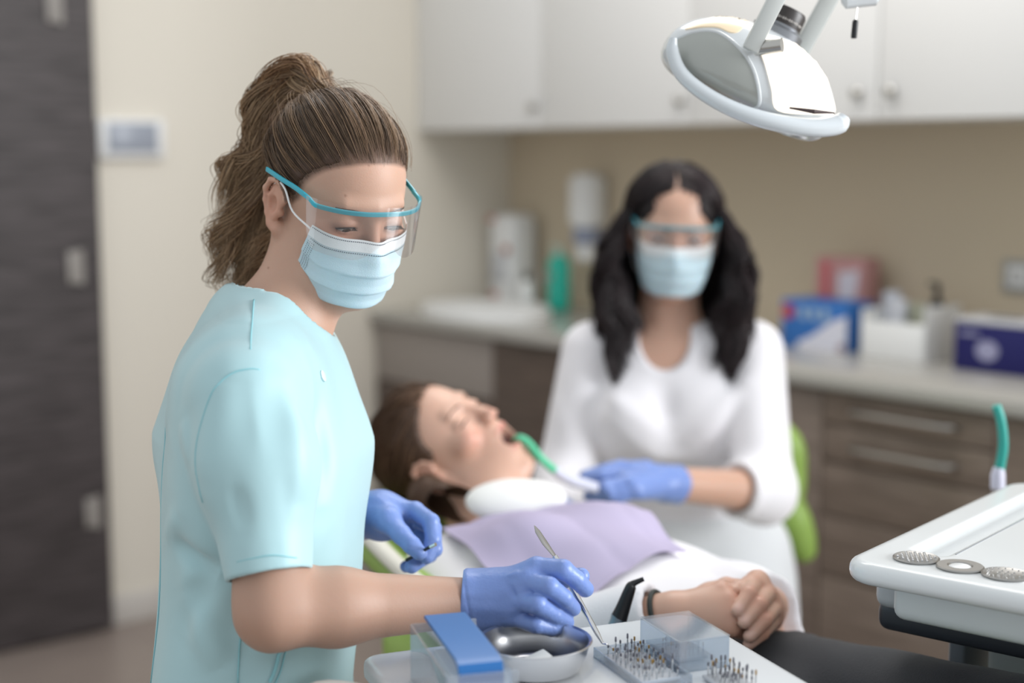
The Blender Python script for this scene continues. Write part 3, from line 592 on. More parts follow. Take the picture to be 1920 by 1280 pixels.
mb = MB(); mb.tube([LP(1440, 95, .088), LP(1395, 100, .075)], .008, 12); mb.build('pivot', M_steel, lamp)
mb = MB(); mb.tube(cat([LP(1452, -25, .08), LP(1500, -60, .05), LP(1560, -90, 0), LP(1600, -60, -.05)], 5), .014, 12); mb.tube([LP(1545, -85, 0), LP(1560, -330, 0)], .016, 16); mb.build('suspension', mat('lamp_arm', ''), lamp)
mb = MB(); mb.tube([LP(1578, 2, .0), LP(1585, 0, .0), LP(1640, -6, .0), LP(1650, -10, .0)], [.004, .010, .010, .004], 16); mb.tube([LP(1608, -4), LP(1580, -70)], .008, 12); hb = mb.build('handle_bar', mat('lamp_rim', ''), lamp)
mb = MB(); mb.tube([LP(1608, 8), LP(1604, 40)], .0007, 6); mb.build('pull_cord', M_steel, lamp)
mb = MB(); mb.tube([LP(1605, 37), LP(1604, 40), LP(1601, 69), LP(1601, 72)], [.002, .0035, .0035, .003], 12); mb.build('cord_weight', M_black, lamp, label='black cord weight')
# ================================================================ ASSISTANT'S STOOL
def yp(pts, Y): return [P(x, y, Y) for x, y in pts]
st = np.array([.335, 2.74, 0])
t = thing('stool', 'bright green padded stool back behind the dark-haired assistant', 'stool', st)
Yb = 2.86
def f_back(p):
    c = cat(yp([(1455, 800), (1480, 845), (1482, 900), (1470, 940), (1490, 985), (1506, 1030)], Yb), 3).astype(np.float32); w = np.interp(np.linspace(0, 1, len(c)), [0, .15, .35, .55, .75, 1], [.022, .030, .027, .034, .036, .026])
    a = c + np.array([-.02, .05, 0], np.float32); b = c + np.array([-.20, .16, 0], np.float32); d = None
    for i in range(len(c) - 1):
        e = cap(p, c[i], c[i + 1], w[i], w[i + 1]); d = e if d is None else smin(d, e, .01)
        e = cap(p, b[i], b[i + 1], w[i], w[i + 1]); d = smin(d, e, .02)
        e = cap(p, (c[i] + b[i]) / 2, (c[i + 1] + b[i + 1]) / 2, w[i], w[i + 1]); d = smin(d, e, .10)
    return d
q = P(1440, 930, Yb); sdfobj('backrest', f_back, (q[0] - .24, q[1] - .06, q[2] - .20), (q[0] + .14, q[1] + .24, q[2] + .20), .007, M_green, t)
mb = MB(); mb.lathe([(0, .42), (.14, .42), (.165, .44), (.17, .465), (.15, .49), (0, .495)], st, None, 40); mb.build('seat', M_green, t)
mb = MB(); mb.tube([st + Z_ * .05, st + Z_ * .43], .025, 16); mb.tube(cat([st + Z_ * .42 + [.0, .12, 0], st + Z_ * .42 + [.02, .26, .0], q * [1, 1, 0] + [-.04, .16, .62], q + [-.05, .14, -.02]], 4), .014, 12); mb.build('column', M_chrome, t)
for k in range(5):
    a = 2 * PI * k / 5 + .3; mb = MB(); e = st + np.array([math.cos(a), math.sin(a), 0]) * .26; mb.tube([st + Z_ * .09, e + Z_ * .065], [.022, .013], 10); lg = mb.build('leg', M_chrome, t)
    mb = MB(); mb.tube([e + Z_ * .027 + [0, -.012, 0], e + Z_ * .027 + [0, .012, 0]], .026, 16); mb.build('caster', M_black, lg)
# ================================================================ ANATOMY
def head_mm(q, jaw=0., lid='open', earscale=1.):
    "q in head millimetres: x forward, y left, z up, origin between the ear canals. jaw = mm the chin drops"
    ya = np.abs(q[:, 1]); m = q.copy(); m[:, 1] = ya     # mirrored copy: all paired parts on +y
    j = jaw
    d = ell(q, (-6, 0, 52), (94, 72, 78)); d = smin(d, ell(q, (28, 0, 5), (61, 61, 72)), 22)
    d = smin(d, cap(m, (14, 45, -44 - j * .2), (70 - j * .35, 15, -80 - j), 13, 13), 20); d = smin(d, ell(q, (46, 0, -48 - j * .5), (44, 42, 40)), 22)
    d = smin(d, ell(q, (79 - j * .4, 0, -80 - j), (14, 17, 13)), 12); d = smin(d, ell(q, (66, 0, -36), (29, 33, 32)), 14)
    if j: d = smin(d, ell(q, (64 - j * .3, 0, -55 - j * .8), (27, 30, 20)), 10)
    d = smin(d, cap(m, (86, 0, 39), (77, 34, 41), 8, 7), 12); d = smin(d, ell(m, (60, 41, -6), (22, 20, 17)), 16)
    d = smax(d, -ell(m, (99, 32, 19), (17, 19, 12)), 12)
    d = smin(d, ell(m, (73, 31, 18), (14.2, 15.5, 13)), 5)
    d = smin(d, cap(q, (88, 0, 28), (101, 0, -9), 6.2, 7.5), 9); d = smin(d, ell(q, (104, 0, -14), (9, 8.5, 7.5)), 6); d = smin(d, ell(m, (99, 11.5, -17), (9, 6, 6.5)), 4)
    d = smax(d, -ell(m, (103, 6, -23), (4.5, 3, 4.5)), 2)
    zc, hh = {'open': (18.5, 4.6), 'down': (14, 3.3), 'closed': (12.5, .7)}[lid]
    sl = np.abs(m[:, 2] - zc + .02 * (m[:, 1] - 31)) - hh * (1 - ((m[:, 1] - 31) / 13.5) ** 2); d = smax(d, -np.maximum(sl, 76 - m[:, 0]), .8)
    # crease above the lid
    d = d + 1.0 * np.exp(-((m[:, 2] - (zc + 11 - .012 * (m[:, 1] - 31) ** 2)) / 1.6) ** 2 - ((m[:, 1] - 31) / 14) ** 2) * (m[:, 0] > 60)
    if j < 3:
        d = smin(d, ell(q, (92, 0, -40), (7, 20, 4)), 3); d = smin(d, ell(q, (91, 0, -48), (7, 18, 5)), 3)
    else:
        d = smin(d, ell(q, (91, 0, -38), (7, 19, 4.5)), 4); d = smin(d, ell(q, (85 - j * .35, 0, -53 - j), (8, 18, 6)), 4)
        d = smax(d, -ell(q, (86 - j * .2, 0, -45 - j * .5), (26, 20, 5 + j * .5)), 3)
    # ears
    e = q * np.array([1, 1, 1], np.float32); e = np.stack([q[:, 0] * math.cos(.2) - q[:, 2] * math.sin(.2) * 1., ya, q[:, 2] * math.cos(.2) + q[:, 0] * math.sin(.2)], 1)
    hel = [(1, 71, 8), (7, 73, 20), (1, 76, 31), (-9, 79, 34), (-18, 81, 28), (-22, 82, 14), (-19, 80, 0), (-13, 77, -12), (-6, 74, -20), (2, 72, -21)]
    hel = [(x * 1.22 * earscale - 2, y + 1, z * 1.06 * earscale) for x, y, z in hel]
    d = smin(d, chain(e, hel, [2.6, 3, 3.3, 3.4, 3.4, 3.2, 3, 3.6, 5, 4.5], 3), 3)
    d = smin(d, ell(e, (-12, 76, 8), (16, 4.5, 26)), 3); d = smin(d, chain(e, [(-16, 78, 22), (-20, 80, 10), (-16, 78, -4)], [2.6, 2.6, 2.4], 2), 3)
    d = smax(d, -ell(e, (-9, 80, 4), (7.5, 6, 11)), 3); d = smin(d, ell(e, (1, 74, 0), (4, 4.5, 5)), 3)
    return d
class Head:
    def __init__(s, o, F, up, scale=1., **kw):
        s.o = np.asarray(o, float); s.R = frame(F, up); s.k = scale * .001; s.kw = kw; s.R32 = s.R.astype(np.float32); s.o32 = s.o.astype(np.float32)
    def w(s, *p): p = np.asarray(p[0] if len(p) == 1 else p, float); return s.o + s.k * (p @ s.R)      # head mm -> world
    def l(s, p): return ((p - s.o32) @ s.R32.T) / np.float32(s.k)
    def sdf(s, p):
        q = s.l(p); r = np.sqrt(((q - np.array([0, 0, 10], np.float32)) ** 2).sum(1)); near = r < 165; d = (r - 120).astype(np.float32)
        if near.any(): d[near] = head_mm(q[near], **s.kw)
        return d * np.float32(s.k)
def skincol(base, head, V, hands=(), lipc='b5655f', lidc=None, blush=.35):
    b = np.array(hexc(base)); C = np.tile(b, (len(V), 1)); q = head.l(V.astype(np.float32)); ya = np.abs(q[:, 1]); jw = head.kw.get('jaw', 0)
    def mixc(w, c): nonlocal C; w = np.clip(w, 0, 1)[:, None]; C = C * (1 - w) + np.array(hexc(c)) * w
    g = lambda x, y, z, rx, ry, rz: np.exp(-(((q[:, 0] - x) / rx) ** 2 + ((ya - y) / ry) ** 2 + ((q[:, 2] - z) / rz) ** 2))
    mixc(g(80, 42, -12, 30, 18, 18) * blush, 'd98f7e'); mixc(g(108, 0, -15, 14, 12, 9) * .35, 'd98f7e'); mixc(g(-8, 80, 4, 24, 9, 34) * .4, 'd08a72')
    mixc(g(96, 0, -39, 12, 17, 3.5) * .9, lipc); mixc(g(90 - jw * .35, 0, -50 - jw, 13, 15, 4.5) * .9, lipc)
    if lidc: mixc(g(88, 33, 14, 10, 15, 7) * .75, lidc); mixc(g(80, 44, 16, 10, 8, 6) * .6, lidc)
    for h in hands:
        w = np.exp(-(np.linalg.norm(V - np.asarray(h), axis=1) / .012) ** 2); mixc(w * .45, 'c97f68')
    return C
def hand_sdf(p, wrist, mcp, pip, tip, thumb, palm_n, k=.003, rs=1., dip=None):
    """wrist point, four knuckles index..little, middle joints, fingertips, thumb chain of 3-4 points. palm_n: unit normal out of the back of the hand"""
    wrist = np.asarray(wrist, float); n = np.asarray(palm_n, float); d = None
    for i in range(4):
        w2 = wrist + (mcp[i] - wrist) * .08 + (np.asarray(mcp[i]) - np.asarray(mcp[1])) * .25
        e = cap(p, w2, mcp[i], .0145 * rs, .0112 * rs); d = e if d is None else smin(d, e, .016)
    c = np.mean(mcp, 0); d = smin(d, cap(p, wrist * .55 + c * .45 - n * .006, wrist * .25 + c * .75 - n * .006, .017 * rs, .016 * rs), .014)
    t = [np.asarray(x, float) for x in thumb]
    th = cap(p, wrist * .75 + t[0] * .25, t[0], .016 * rs, .0145 * rs); th = smin(th, chain(p, t, [.0135 * rs, .0112 * rs, .0100 * rs, .0085 * rs][:len(t)], .003), .006); d = smin(d, th, .009)
    for i in range(4):
        r = [.0100, .0098, .0096, .0086][i] * rs; pts = [mcp[i], pip[i]] + ([dip[i]] if dip is not None else []) + [tip[i]]
        e = chain(p, pts, [r * 1.08, r * .98] + ([r * .9] if dip is not None else []) + [r * .82], .002); d = smin(d, e, k)
    return d
def folds(p, segs):
    'sum of soft ridges (+) and creases (-) along world segments: (a, b, width, height)'
    d = 0
    for a, b, w, h in segs:
        a = np.asarray(a, np.float32); b = np.asarray(b, np.float32); ab = b - a; q = p - a; t = np.clip(q @ ab / (ab @ ab), 0, 1); r = q - t[:, None] * ab; d = d - h * np.exp(-np.einsum('ij,ij->i', r, r) / (w * w)) * np.sin(PI * np.clip(t, .06, .94))
    return d
def seam(pts, f, r=.0012, n=6, lift=.0003, sub=5):
    "thin raised seam: world polyline pulled on to the surface of f"
    c = cat(pts, sub).astype(np.float32)
    for _ in range(6):
        N = normals(f, c); d = f(c); c = c - N * np.clip(d - lift, -.03, .03)[:, None]
    return c
# -------- wearables in head space (millimetres)
M_mask = mat('mask_blue', 'bfd5de', .75, sss=.15, bump=(900, .25)); M_maskw = mat('mask_white', 'e3eff4', .75, bump=(900, .2)); M_loop = mat('ear_loop_white', 'e8e8e8', .8)
M_gog = mat('goggle_teal', '39a9bd', .3); M_lens = thin_clear('lens_film', 'fbf6f4', .17, .035, .02); M_stitch = mat('stitch_dark', '4a5a68', .8)
MSK = {}
def mask_surface(v, u):
    "v 0 top..1 bottom, u -1..1 across -> head mm"
    cols = [  # u = 0, .5, 1 ; rows v = 0,.2,.4,.6,.8,1
        [(108, 0, 7), (119, 0, -13), (116, 0, -38), (108, 0, -60), (98, 0, -80), (80, 0, -92)],
        [(99, 18, 7), (106, 21, -16), (107, 23, -40), (100, 25, -61), (88, 26, -80), (72, 22, -92)],
        [(90, 37, 6), (92, 40, -18), (90, 41, -42), (84, 42, -62), (74, 40, -79), (60, 34, -90)],
        [(79, 53, 8), (76, 56, -18), (69, 55, -42), (63, 54, -60), (54, 51, -75), (47, 44, -86)],
        [(62, 64, 11), (56, 66, -12), (47, 64, -34), (39, 61, -50), (32, 57, -63), (28, 51, -76)]]
    if 'd' not in MSK: MSK['d'] = [cat(c, 4) for c in np.array(cols, float)]
    if v not in MSK:
        rows = np.array([[np.interp(v, np.linspace(0, 1, 21), MSK['d'][i][:, k]) for k in range(3)] for i in range(5)]); MSK[v] = cat(np.vstack([rows[1] * [1, -1, 1], rows[0], rows[1:]]), 6)[6:]
    c = MSK[v]; a = abs(u); x = np.array([np.interp(a, np.linspace(0, 1, len(c)), c[:, k]) for k in range(3)]); x[1] *= np.sign(u) if u else 1; return x
def wear_mask(head, parent, nu=61, nv=61, near=-1, pleats=3):
    A = np.array([[mask_surface(v, u) for u in np.linspace(-1, 1, nu)] for v in np.linspace(0, 1, nv)])
    vs = np.linspace(0, 1, nv)[:, None]; us = np.linspace(-1, 1, nu)[None]
    cen = np.array([40, 0, -40.]); N = A - cen; N /= np.linalg.norm(N, axis=2, keepdims=True)
    pl = 0
    for k, pv in enumerate(np.linspace(.36, .80, pleats)):
        pv = pv + .10 * us * 0 - .05 * np.abs(us) ** 1.5; t = (vs - pv) / .10; pl = pl + np.where((t > -1) & (t < 0), (t + 1) * 1, 0) * 3.0 * (1 - us ** 4 * .6) + np.where((t >= 0) & (t < .12), (1 - t / .12) * 3.0, 0)
    ridge = 1.3 * np.exp(-((vs - .30) / .03) ** 2) * 0
    wr = noise(np.dstack([A[..., 0], A[..., 1], A[..., 2] * 2.2]).reshape(-1, 3), .06, 3).reshape(nv, nu) * .8 + .5 * np.sin(np.abs(us) * 60 + vs * 9) * np.clip((np.abs(us) - .80) / .2, 0, 1) * np.clip((vs - .5) * 3, 0, 1)
    A = A + N * (pl + wr)[..., None]
    inner = A - N * .9
    Wd = np.array([[head.w(q) for q in r] for r in A]); Wi = np.array([[head.w(q) for q in r] for r in inner])
    top = int(nv * .10) + 1
    mb = MB(); mb.grid(Wd[top - 1:]); mb.grid(Wi[top - 1:, ::-1]); mb.grid(np.stack([Wd[-1], Wi[-1]], 0)[::-1]); mb.grid(np.stack([Wd[top - 1:, 0], Wi[top - 1:, 0]], 0)); mb.grid(np.stack([Wd[top - 1:, -1], Wi[top - 1:, -1]], 0)[::-1])
    mk_ = mb.build('face_mask', M_mask, parent, sharp=None, label='pale blue pleated surgical mask')
    mb = MB(); Wt = np.array([[head.w(q) for q in r] for r in (A + N * .25)[:top + 1]]); mb.grid(Wt); mb.grid(Wi[:top + 1, ::-1]); mb.grid(np.stack([Wt[0], Wi[0]], 0)); mb.grid(np.stack([Wt[:, 0], Wi[:top + 1, 0]], 0)); mb.grid(np.stack([Wt[:, -1], Wi[:top + 1, -1]], 0)[::-1]); mb.build('top_band', M_maskw, mk_, sharp=None, label='white band along the upper mask edge')
    # punched dots
    def surf(v, u):
        i, j = v * (nv - 1), (u + 1) / 2 * (nu - 1); i0, j0 = int(min(i, nv - 2)), int(min(j, nu - 2)); a, b = i - i0, j - j0
        q = (A[i0, j0] * (1 - a) * (1 - b) + A[i0 + 1, j0] * a * (1 - b) + A[i0, j0 + 1] * (1 - a) * b + A[i0 + 1, j0 + 1] * a * b); n = N[int(round(i)), int(round(j))]; return head.w(q + n * .75), n
    if near:
        mb = MB(); dots = [(.025, u) for u in np.linspace(-.97, .97, 74)] + [(.135, u) for u in np.linspace(-.93, .93, 70)] + [(.17, u) for u in np.linspace(-.93, -.1, 0)]
        dots += [(v, s * u) for s in (-1, 1) for u in (.955, .925, .895, .865) for v in np.arange(.17, .52, .022)]
        for v, u in dots:
            c0, n = surf(v, u); c1, _ = surf(v, min(1, u + .004)); c2, _ = surf(min(1, v + .006), u)
            a = c1 - c0; a /= np.linalg.norm(a) + 1e-9; b = c2 - c0; b /= np.linalg.norm(b) + 1e-9; s = .0006 if v < .15 else .0005
            mb.add([c0 - a * s - b * s * .8, c0 + a * s - b * s * .8, c0 + a * s + b * s * .8, c0 - a * s + b * s * .8], [(0, 1, 2, 3)])
        tag(mb.build('stitching', M_stitch, mk_, smooth=False), None, None, kind='stuff')
    for s in (-1, 1):
        lp = [A[3, -1 if s > 0 else 0], (30, s * 74, 14), (14, s * 79, 34), (-6, s * 79, 36), (-20, s * 76, 20), (-18, s * 74, -6), (-6, s * 72, -24), (12, s * 68, -46), A[int(nv * .68), -1 if s > 0 else 0]]
        mb = MB(); mb.tube(np.array([head.w(q) for q in cat(lp, 5)]), .0011, 8); mb.build('ear_loop', M_loop, mk_)
    return mk_
def wear_goggles(head, parent, roll=0.):
    bar = cat([(46, -74, 43), (60, -72, 42), (67, -71, 40), (74, -67, 39), (94, -50, 41), (108, -26, 43), (112, 0, 44), (108, 26, 43), (94, 50, 41), (74, 67, 39), (67, 71, 40), (60, 72, 42), (46, 74, 43)], 6)
    g = thing_part = None
    def ribbon(path, hw, th):
        path = np.asarray(path); c = np.array([20, 0, 30.]); mb = MB(); rings = []
        for q in path:
            o = (q - c) * [1, 1, 0]; o /= np.linalg.norm(o); z = np.array([0, 0, 1.]); rings.append([head.w(q + o * a * th + z * b * hw) for a, b in ((1, -.7), (1, .7), (.6, 1), (-.6, 1), (-1, .7), (-1, -.7), (-.6, -1), (.6, -1))])
        mb.grid(np.array(rings), closed=True); n = len(path); mb.F += [tuple(range(8)), tuple((n - 1) * 8 + k for k in range(8))[::-1]]; mb.M += [0, 0]; return mb
    g = ribbon(bar, 2.6, 1.8).build('eye_shield', M_gog, parent, label='teal eye shield frame with clear film')
    for s in (-1, 1):
        ribbon(cat([(50, s * 74, 43), (30, s * 77, 44), (5, s * 82, 44), (-26, s * 85, 43)], 6), 2.9, 1.3).build('temple_arm', M_gog, g)
    # film
    f = cat([(56, -75, 0), (74, -69, 0), (95, -51.5, 0), (109.5, -27, 0), (113.6, 0, 0), (109.5, 27, 0), (95, 51.5, 0), (74, 69, 0), (56, 75, 0)], 8); n = len(f); rows = []
    uu = np.linspace(-1, 1, n); top = 51 - 6 * np.abs(uu) ** 2 + 2 * np.exp(-(uu / .2) ** 2); bot = -12 + 22 * np.exp(-(uu / .2) ** 2) + 20 * np.clip((np.abs(uu) - .75) / .25, 0, 1) ** 2
    for t in np.linspace(0, 1, 14):
        z = top * (1 - t) + bot * t; rows.append([head.w((f[i][0] + t * 8, f[i][1] * (1 - .03 * t), z[i])) for i in range(n)])
    mb = MB(); mb.grid(np.array(rows)); mb.build('clear_film', M_lens, g, sharp=None, label='transparent film with light reflections')
    return g
def eyes(head, parent, gaze=(1, 0, 0), lash=True, lid='open', iris='5a4636', brow='4a372c'):
    for s in (-1, 1):
        c = np.array([73, 31. * s, 18]); mb = MB(); g = np.array(gaze, float); g /= np.linalg.norm(g); Rg = frame(g @ head.R, head.R[2]); RR = np.array([Rg[1], Rg[2], Rg[0]])
        r = 13.0 * head.k; prof = [(r * math.sin(a), r * math.cos(a)) for a in np.linspace(PI, .46, 16)]; mb.lathe(prof + [(r * math.sin(.46), r * math.cos(.46) - 1e-5)], head.w(c), RR, 28, mi=0)
        prof = [(r * math.sin(a), r * math.cos(a) + .0001) for a in np.linspace(.47, .2, 4)]; mb.lathe(prof, head.w(c), RR, 28, mi=1)
        prof = [(r * math.sin(a), r * math.cos(a) + .0002) for a in np.linspace(.2, 0, 4)]; mb.lathe(prof, head.w(c), RR, 28, mi=2)
        mb.build('eyeball', None, parent, mats=[mat('eye_white', 'e6e0dc', .15), mat('iris_' + iris, iris, .15), mat('pupil', '0c0a0a', .1)], sharp=60)
        zc, hh = {'open': (18.5, 4.6), 'down': (14, 3.3), 'closed': (12.5, .7)}[lid]
        def edge(y, up): z = zc - .02 * (y - 31) + (hh if up else -hh) * (1 - ((y - 31) / 13.5) ** 2); x = 73 + 14.4 * math.sqrt(max(.05, 1 - ((y - 31) / 15.5) ** 2 - ((z - 18) / 13.2) ** 2)); return np.array([x, y, z])
        ys = np.linspace(19.5, 44, 14); L = [edge(y, True) for y in ys]
        mb = MB(); mb.tube(np.array([head.w(q * [1, s, 1]) for q in L]), np.interp(ys, [19, 30, 42, 44], [.0003, .0006, .0009, .0004]) * (1 if lash else .6), 6)
        if lash:
            for y in np.linspace(22, 44.5, 26):
                q = edge(min(y, 43.5), True); out = np.array([1, .35 * (y - 31) / 13, 0]); p = [q, q + out * 3.4 + [0, 0, -1.6], q + out * 6.6 + [0, 0, -.6 + (1.6 if lid == 'open' else -.3)]]
                mb.tube(np.array([head.w(a * [1, s, 1]) for a in p]), [.00028, .0002, .00006], 4)
        mb.build('eyelashes', mat('lash_black', '14100f', .6), parent, sharp=None)
        # eyebrow: short hairs
        S = []
        for k in range(260):
            t = RNG.uniform(0, 1); y = 14 + 34 * t; z = 33.5 + 4.5 * math.sin(min(1, t * 1.25) * PI * .62) - 4 * max(0, t - .72) + RNG.uniform(-1, 1) * 2.4 * (1 - t * .75); q = np.array([98 - (y / 50) ** 2 * 22, y, z]); q2 = q + np.array([-1.2, 4.2, 1.3 - 1.6 * t])
            pts = np.array([q, (q + q2) / 2 + [.5, 0, 0], q2])
            S.append(pts * [1, s, 1])
        W_ = np.array([[head.w(a) for a in p] for p in S]).astype(np.float32)
        f = head.sdf; sh = W_.shape; c_ = W_.reshape(-1, 3)
        for _ in range(5): c_ = c_ - normals(f, c_) * np.clip(f(c_) - .0004, -.02, .02)[:, None]
        V, F = strands_mesh(c_.reshape(sh), [.00036, .00034, .0001]); mk('eyebrow', V, F, mat('brow_' + brow, brow, .7), parent)
HX = cat([(-60, -60), (-40, -46), (-22, -34), (-8, -16), (4, 0), (16, 12), (24, 22), (30, 28), (44, 30), (58, 38), (72, 50), (84, 66), (92, 80), (98, 120)], 4)   # hairline: z -> x
def hair_cap(head, parent, col, thick=7., wedge=False, zshift=0., rgh=.5, h=.0035, extra=None, cut=0.):
    zz, xx = HX[:, 0].astype(np.float32), HX[:, 1].astype(np.float32)
    def f(p):
        q = head.l(p); d = ell(q, (-8, 0, 52), (94 + thick, 72 + thick, 78 + thick)); rr = np.interp(q[:, 2] + zshift, zz, xx).astype(np.float32)
        if wedge: rr = rr + np.clip((np.abs(q[:, 1]) - (98 - q[:, 2]) * .70) * 1.6, 0, 40) * (q[:, 2] > 8)
        d = smax(d, (q[:, 0] - rr - cut) * .8, 6); d = smax(d, -60 - q[:, 2], 10)
        ea = ((q[:, 0] + 8) / 20) ** 2 + ((q[:, 2] - 6) / 34) ** 2; d = smax(d, (1 - np.sqrt(ea)) * 18 * (np.abs(q[:, 1]) > 40), 6)
        if extra is not None: d = extra(q, d)
        d = d + .9 * np.sin(np.arctan2(q[:, 1], q[:, 2] - 30) * 38 + q[:, 0] * .04) * .6
        return d * np.float32(head.k)
    r = .125; o = head.o; V, F, N = mesh_sdf(f, axis(o[0] - r - .01, o[0] + r, h), axis(o[1] - r, o[1] + r, h), axis(o[2] - r, o[2] + r + .04, h), project=1)
    return mk('hair', V, F, mat('hairbase_' + col, col, rgh, spec=.35), parent)
def hair_mat(name, rough=.42): return mat(name, 'ffffff', rough, spec=.45, vcol=True)
def strand_obj(name, S, rad, cols, parent, m, label=None):
    V, F = strands_mesh(S, rad); c = np.asarray(cols, np.float32); M, T = S.shape[:2]
    if c.ndim == 2: c = np.repeat(c[:, None], T, 1)
    return mk(name, V, F, m, parent, cols=np.repeat(c.reshape(M * T, 3), 3, axis=0), label=label)
# ================================================================ STANDING/SEATED CLINICIAN IN PALE BLUE
YD = 1.53
_f = np.array([.545, -.750, -.375]); _l = np.array([.809, .588, 0]); hd = Head(P(521, 397, 1.565) + _l * .076 * .91, _f, (0, 0, 1), .91, lid='down')
dn = thing('person', 'woman with brown ponytail and pale blue scrub top reaching over the instrument tray', 'person', [-.24, 1.55, 0])
def sec(py, x0, x1, ry, Y=YD, dy=0):
    a, b = P(x0 + 9, py, Y), P(x1 - 11, py, Y); return (a[2], (a[0] + b[0]) / 2, Y + dy, (b[0] - a[0]) / 2, ry)
def flip(s): return sorted(s, key=lambda q: q[0])
secs = flip([sec(585, 425, 548, .06), sec(630, 382, 585, .11), sec(680, 345, 625, .145), sec(760, 325, 662, .170), sec(830, 315, 685, .175), sec(900, 310, 690, .172), sec(1000, 306, 688, .160), sec(1100, 300, 684, .155), sec(1200, 292, 678, .165), sec(1300, 283, 672, .178), sec(1420, 276, 680, .19), sec(1560, 285, 700, .19)])
shN, shF = P(458, 715, 1.41), np.array([-.275, 1.71, 1.155])
shN = shN.astype(float); elN = P(514, 1142, 1.335); wrN = P(885, 1128, 1.415)
elF = np.array([-.235, 1.79, .93]); wrF = P(712, 962, 1.66)
neckb = P(520, 640, 1.58)
def d_torso(p, g): # g: growth
    d = loft(p, [(z, cx, cy, rx + g, ry + g) for z, cx, cy, rx, ry in secs], 2.3, .03)
    d = smin(d, cap(p, shN + [0, .03, 0], shF, .052 + g, .052 + g), .06)
    d = smin(d, cap(p, neckb + [-.012, 0, .01], neckb + [-.02, 0, -.10], .062 + g, .11 + g), .05); return d
def d_torso0(p): return d_torso(p, 0)
def d_body(p):
    d = hd.sdf(p)
    nk = cap(p, hd.w(-12, 0, -8), neckb + [-.008, 0, -.02], .045, .049); nk = smin(nk, cap(p, hd.w(14, 0, -50), neckb + [-.002, -.005, -.01], .033, .040), .02)
    for s in (-1, 1): nk = smin(nk, cap(p, hd.w(-12, s * 52, -30), neckb + [.022, s * .018, .0], .010, .011), .012)
    d = smin(d, nk, .022); d = smin(d, d_torso(p, -.022), .03)
    a = smin(cap(p, shN, elN, .044, .0325), cap(p, elN, elN + (wrN - elN) * .3, .0325, .0345), .026); a = smin(a, cap(p, elN + (wrN - elN) * .3, wrN, .0345, .0235), .02); a = smin(a, cap(p, elN + [-.006, 0, -.010], elN + [-.004, 0, -.012], .025), .012)
    b = smin(cap(p, shF, elF, .044, .038), cap(p, elF, wrF, .038, .025), .03)
    return smin(smin(d, a, .02), b, .02)
V, F, N = mesh_sdf(d_body, axis(-.42, .03, .0042, [(-.30, -.09, .0016)]), axis(1.27, 1.90, .0042, [(1.47, 1.74, .0018)]), axis(.62, 1.475, .0042, [(1.17, 1.46, .0016)]))
C = skincol('bd9884', hd, V, lidc='7a5a4e', hands=[elN + [-.03, 0, -.02]])
q = hd.l(V.astype(np.float32)); w = np.clip((np.interp(q[:, 2], HX[:, 0], HX[:, 1]) + 5 - q[:, 0]) / 9, 0, 1) * (q[:, 2] > -45) * (((q[:, 0] + 8) / 22) ** 2 + ((q[:, 2] - 4) / 36) ** 2 > 1); w = w[:, None] * .8; C = C * (1 - w) + np.array(hexc('4a3528')) * w
for px, py, r in ((665, 293, .0013), (692, 311, .0009), (648, 367, .0011), (576, 630, .0016), (503, 502, .001)):
    dr = ray(px, py); q = (V - [0, 0, H]); t = q @ dr / (dr @ dr); dist = np.linalg.norm(q - t[:, None] * dr, axis=1); w = np.exp(-(dist / r) ** 2)[:, None] * .75; C = C * (1 - w) + np.array(hexc('7a4a38')) * w
C = C * (1 - .16 * np.clip((V[:, 2:3] * -1 + 1.12) / .06, 0, 1))  # shade on the arms put into the skin colour
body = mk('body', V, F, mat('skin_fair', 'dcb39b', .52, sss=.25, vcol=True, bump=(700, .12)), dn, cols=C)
eyes(hd, dn, gaze=(.8, 0, -.6), lid='down', brow='5a4234')
wear_mask(hd, dn); wear_goggles(hd, dn)
mb = MB(); q = hd.w(-4, -76, -25); mb.lathe([(0, -.0012), (.0012, 0), (0, .0012)], q, None, 12); mb.build('earring', mat('gold', 'd8b060', .2, 1), dn)
# ---- scrub top
slH = P(505, 1078, 1.34); slT = P(462, 745, 1.402)
def cyl_side(p, a, b):
    ab = (b - a) / np.linalg.norm(b - a); return (p - a.astype(np.float32)) @ ab.astype(np.float32)
FOLD = [(P(474, 690, 1.345), P(492, 880, 1.30), .009, .006), (P(492, 850, 1.295), P(504, 1040, 1.30), .007, .003), (P(556, 690, 1.36), P(566, 960, 1.33), .016, .005),
 (P(588, 690, 1.44), P(600, 960, 1.40), .018, -.010), (P(367, 850, 1.37), P(405, 975, 1.36), .006, -.007), (P(372, 880, 1.36), P(352, 780, 1.38), .010, .006), (P(350, 760, 1.42), P(330, 800, 1.46), .012, .006),
 (P(335, 790, 1.42), P(372, 900, 1.37), .008, .006), (P(345, 960, 1.38), P(318, 1010, 1.42), .010, .005), (P(330, 1000, 1.40), P(420, 1080, 1.37), .014, -.006), (P(340, 1100, 1.38), P(420, 1260, 1.37), .016, .006),
 (P(400, 1060, 1.37), P(330, 1200, 1.38), .014, -.005), (P(470, 1190, 1.37), P(560, 1230, 1.37), .016, .006), (P(600, 900, 1.38), P(640, 1060, 1.38), .012, -.006), (P(610, 700, 1.42), P(625, 840, 1.40), .014, .005), (P(655, 960, 1.42), P(625, 1060, 1.39), .010, .005),
 (P(430, 700, 1.35), P(390, 920, 1.34), .020, .005), (P(440, 900, 1.32), P(455, 1000, 1.31), .009, -.003), (P(540, 880, 1.32), P(548, 1000, 1.31), .008, -.003), (P(500, 590, 1.5), P(585, 680, 1.45), .010, .004)]
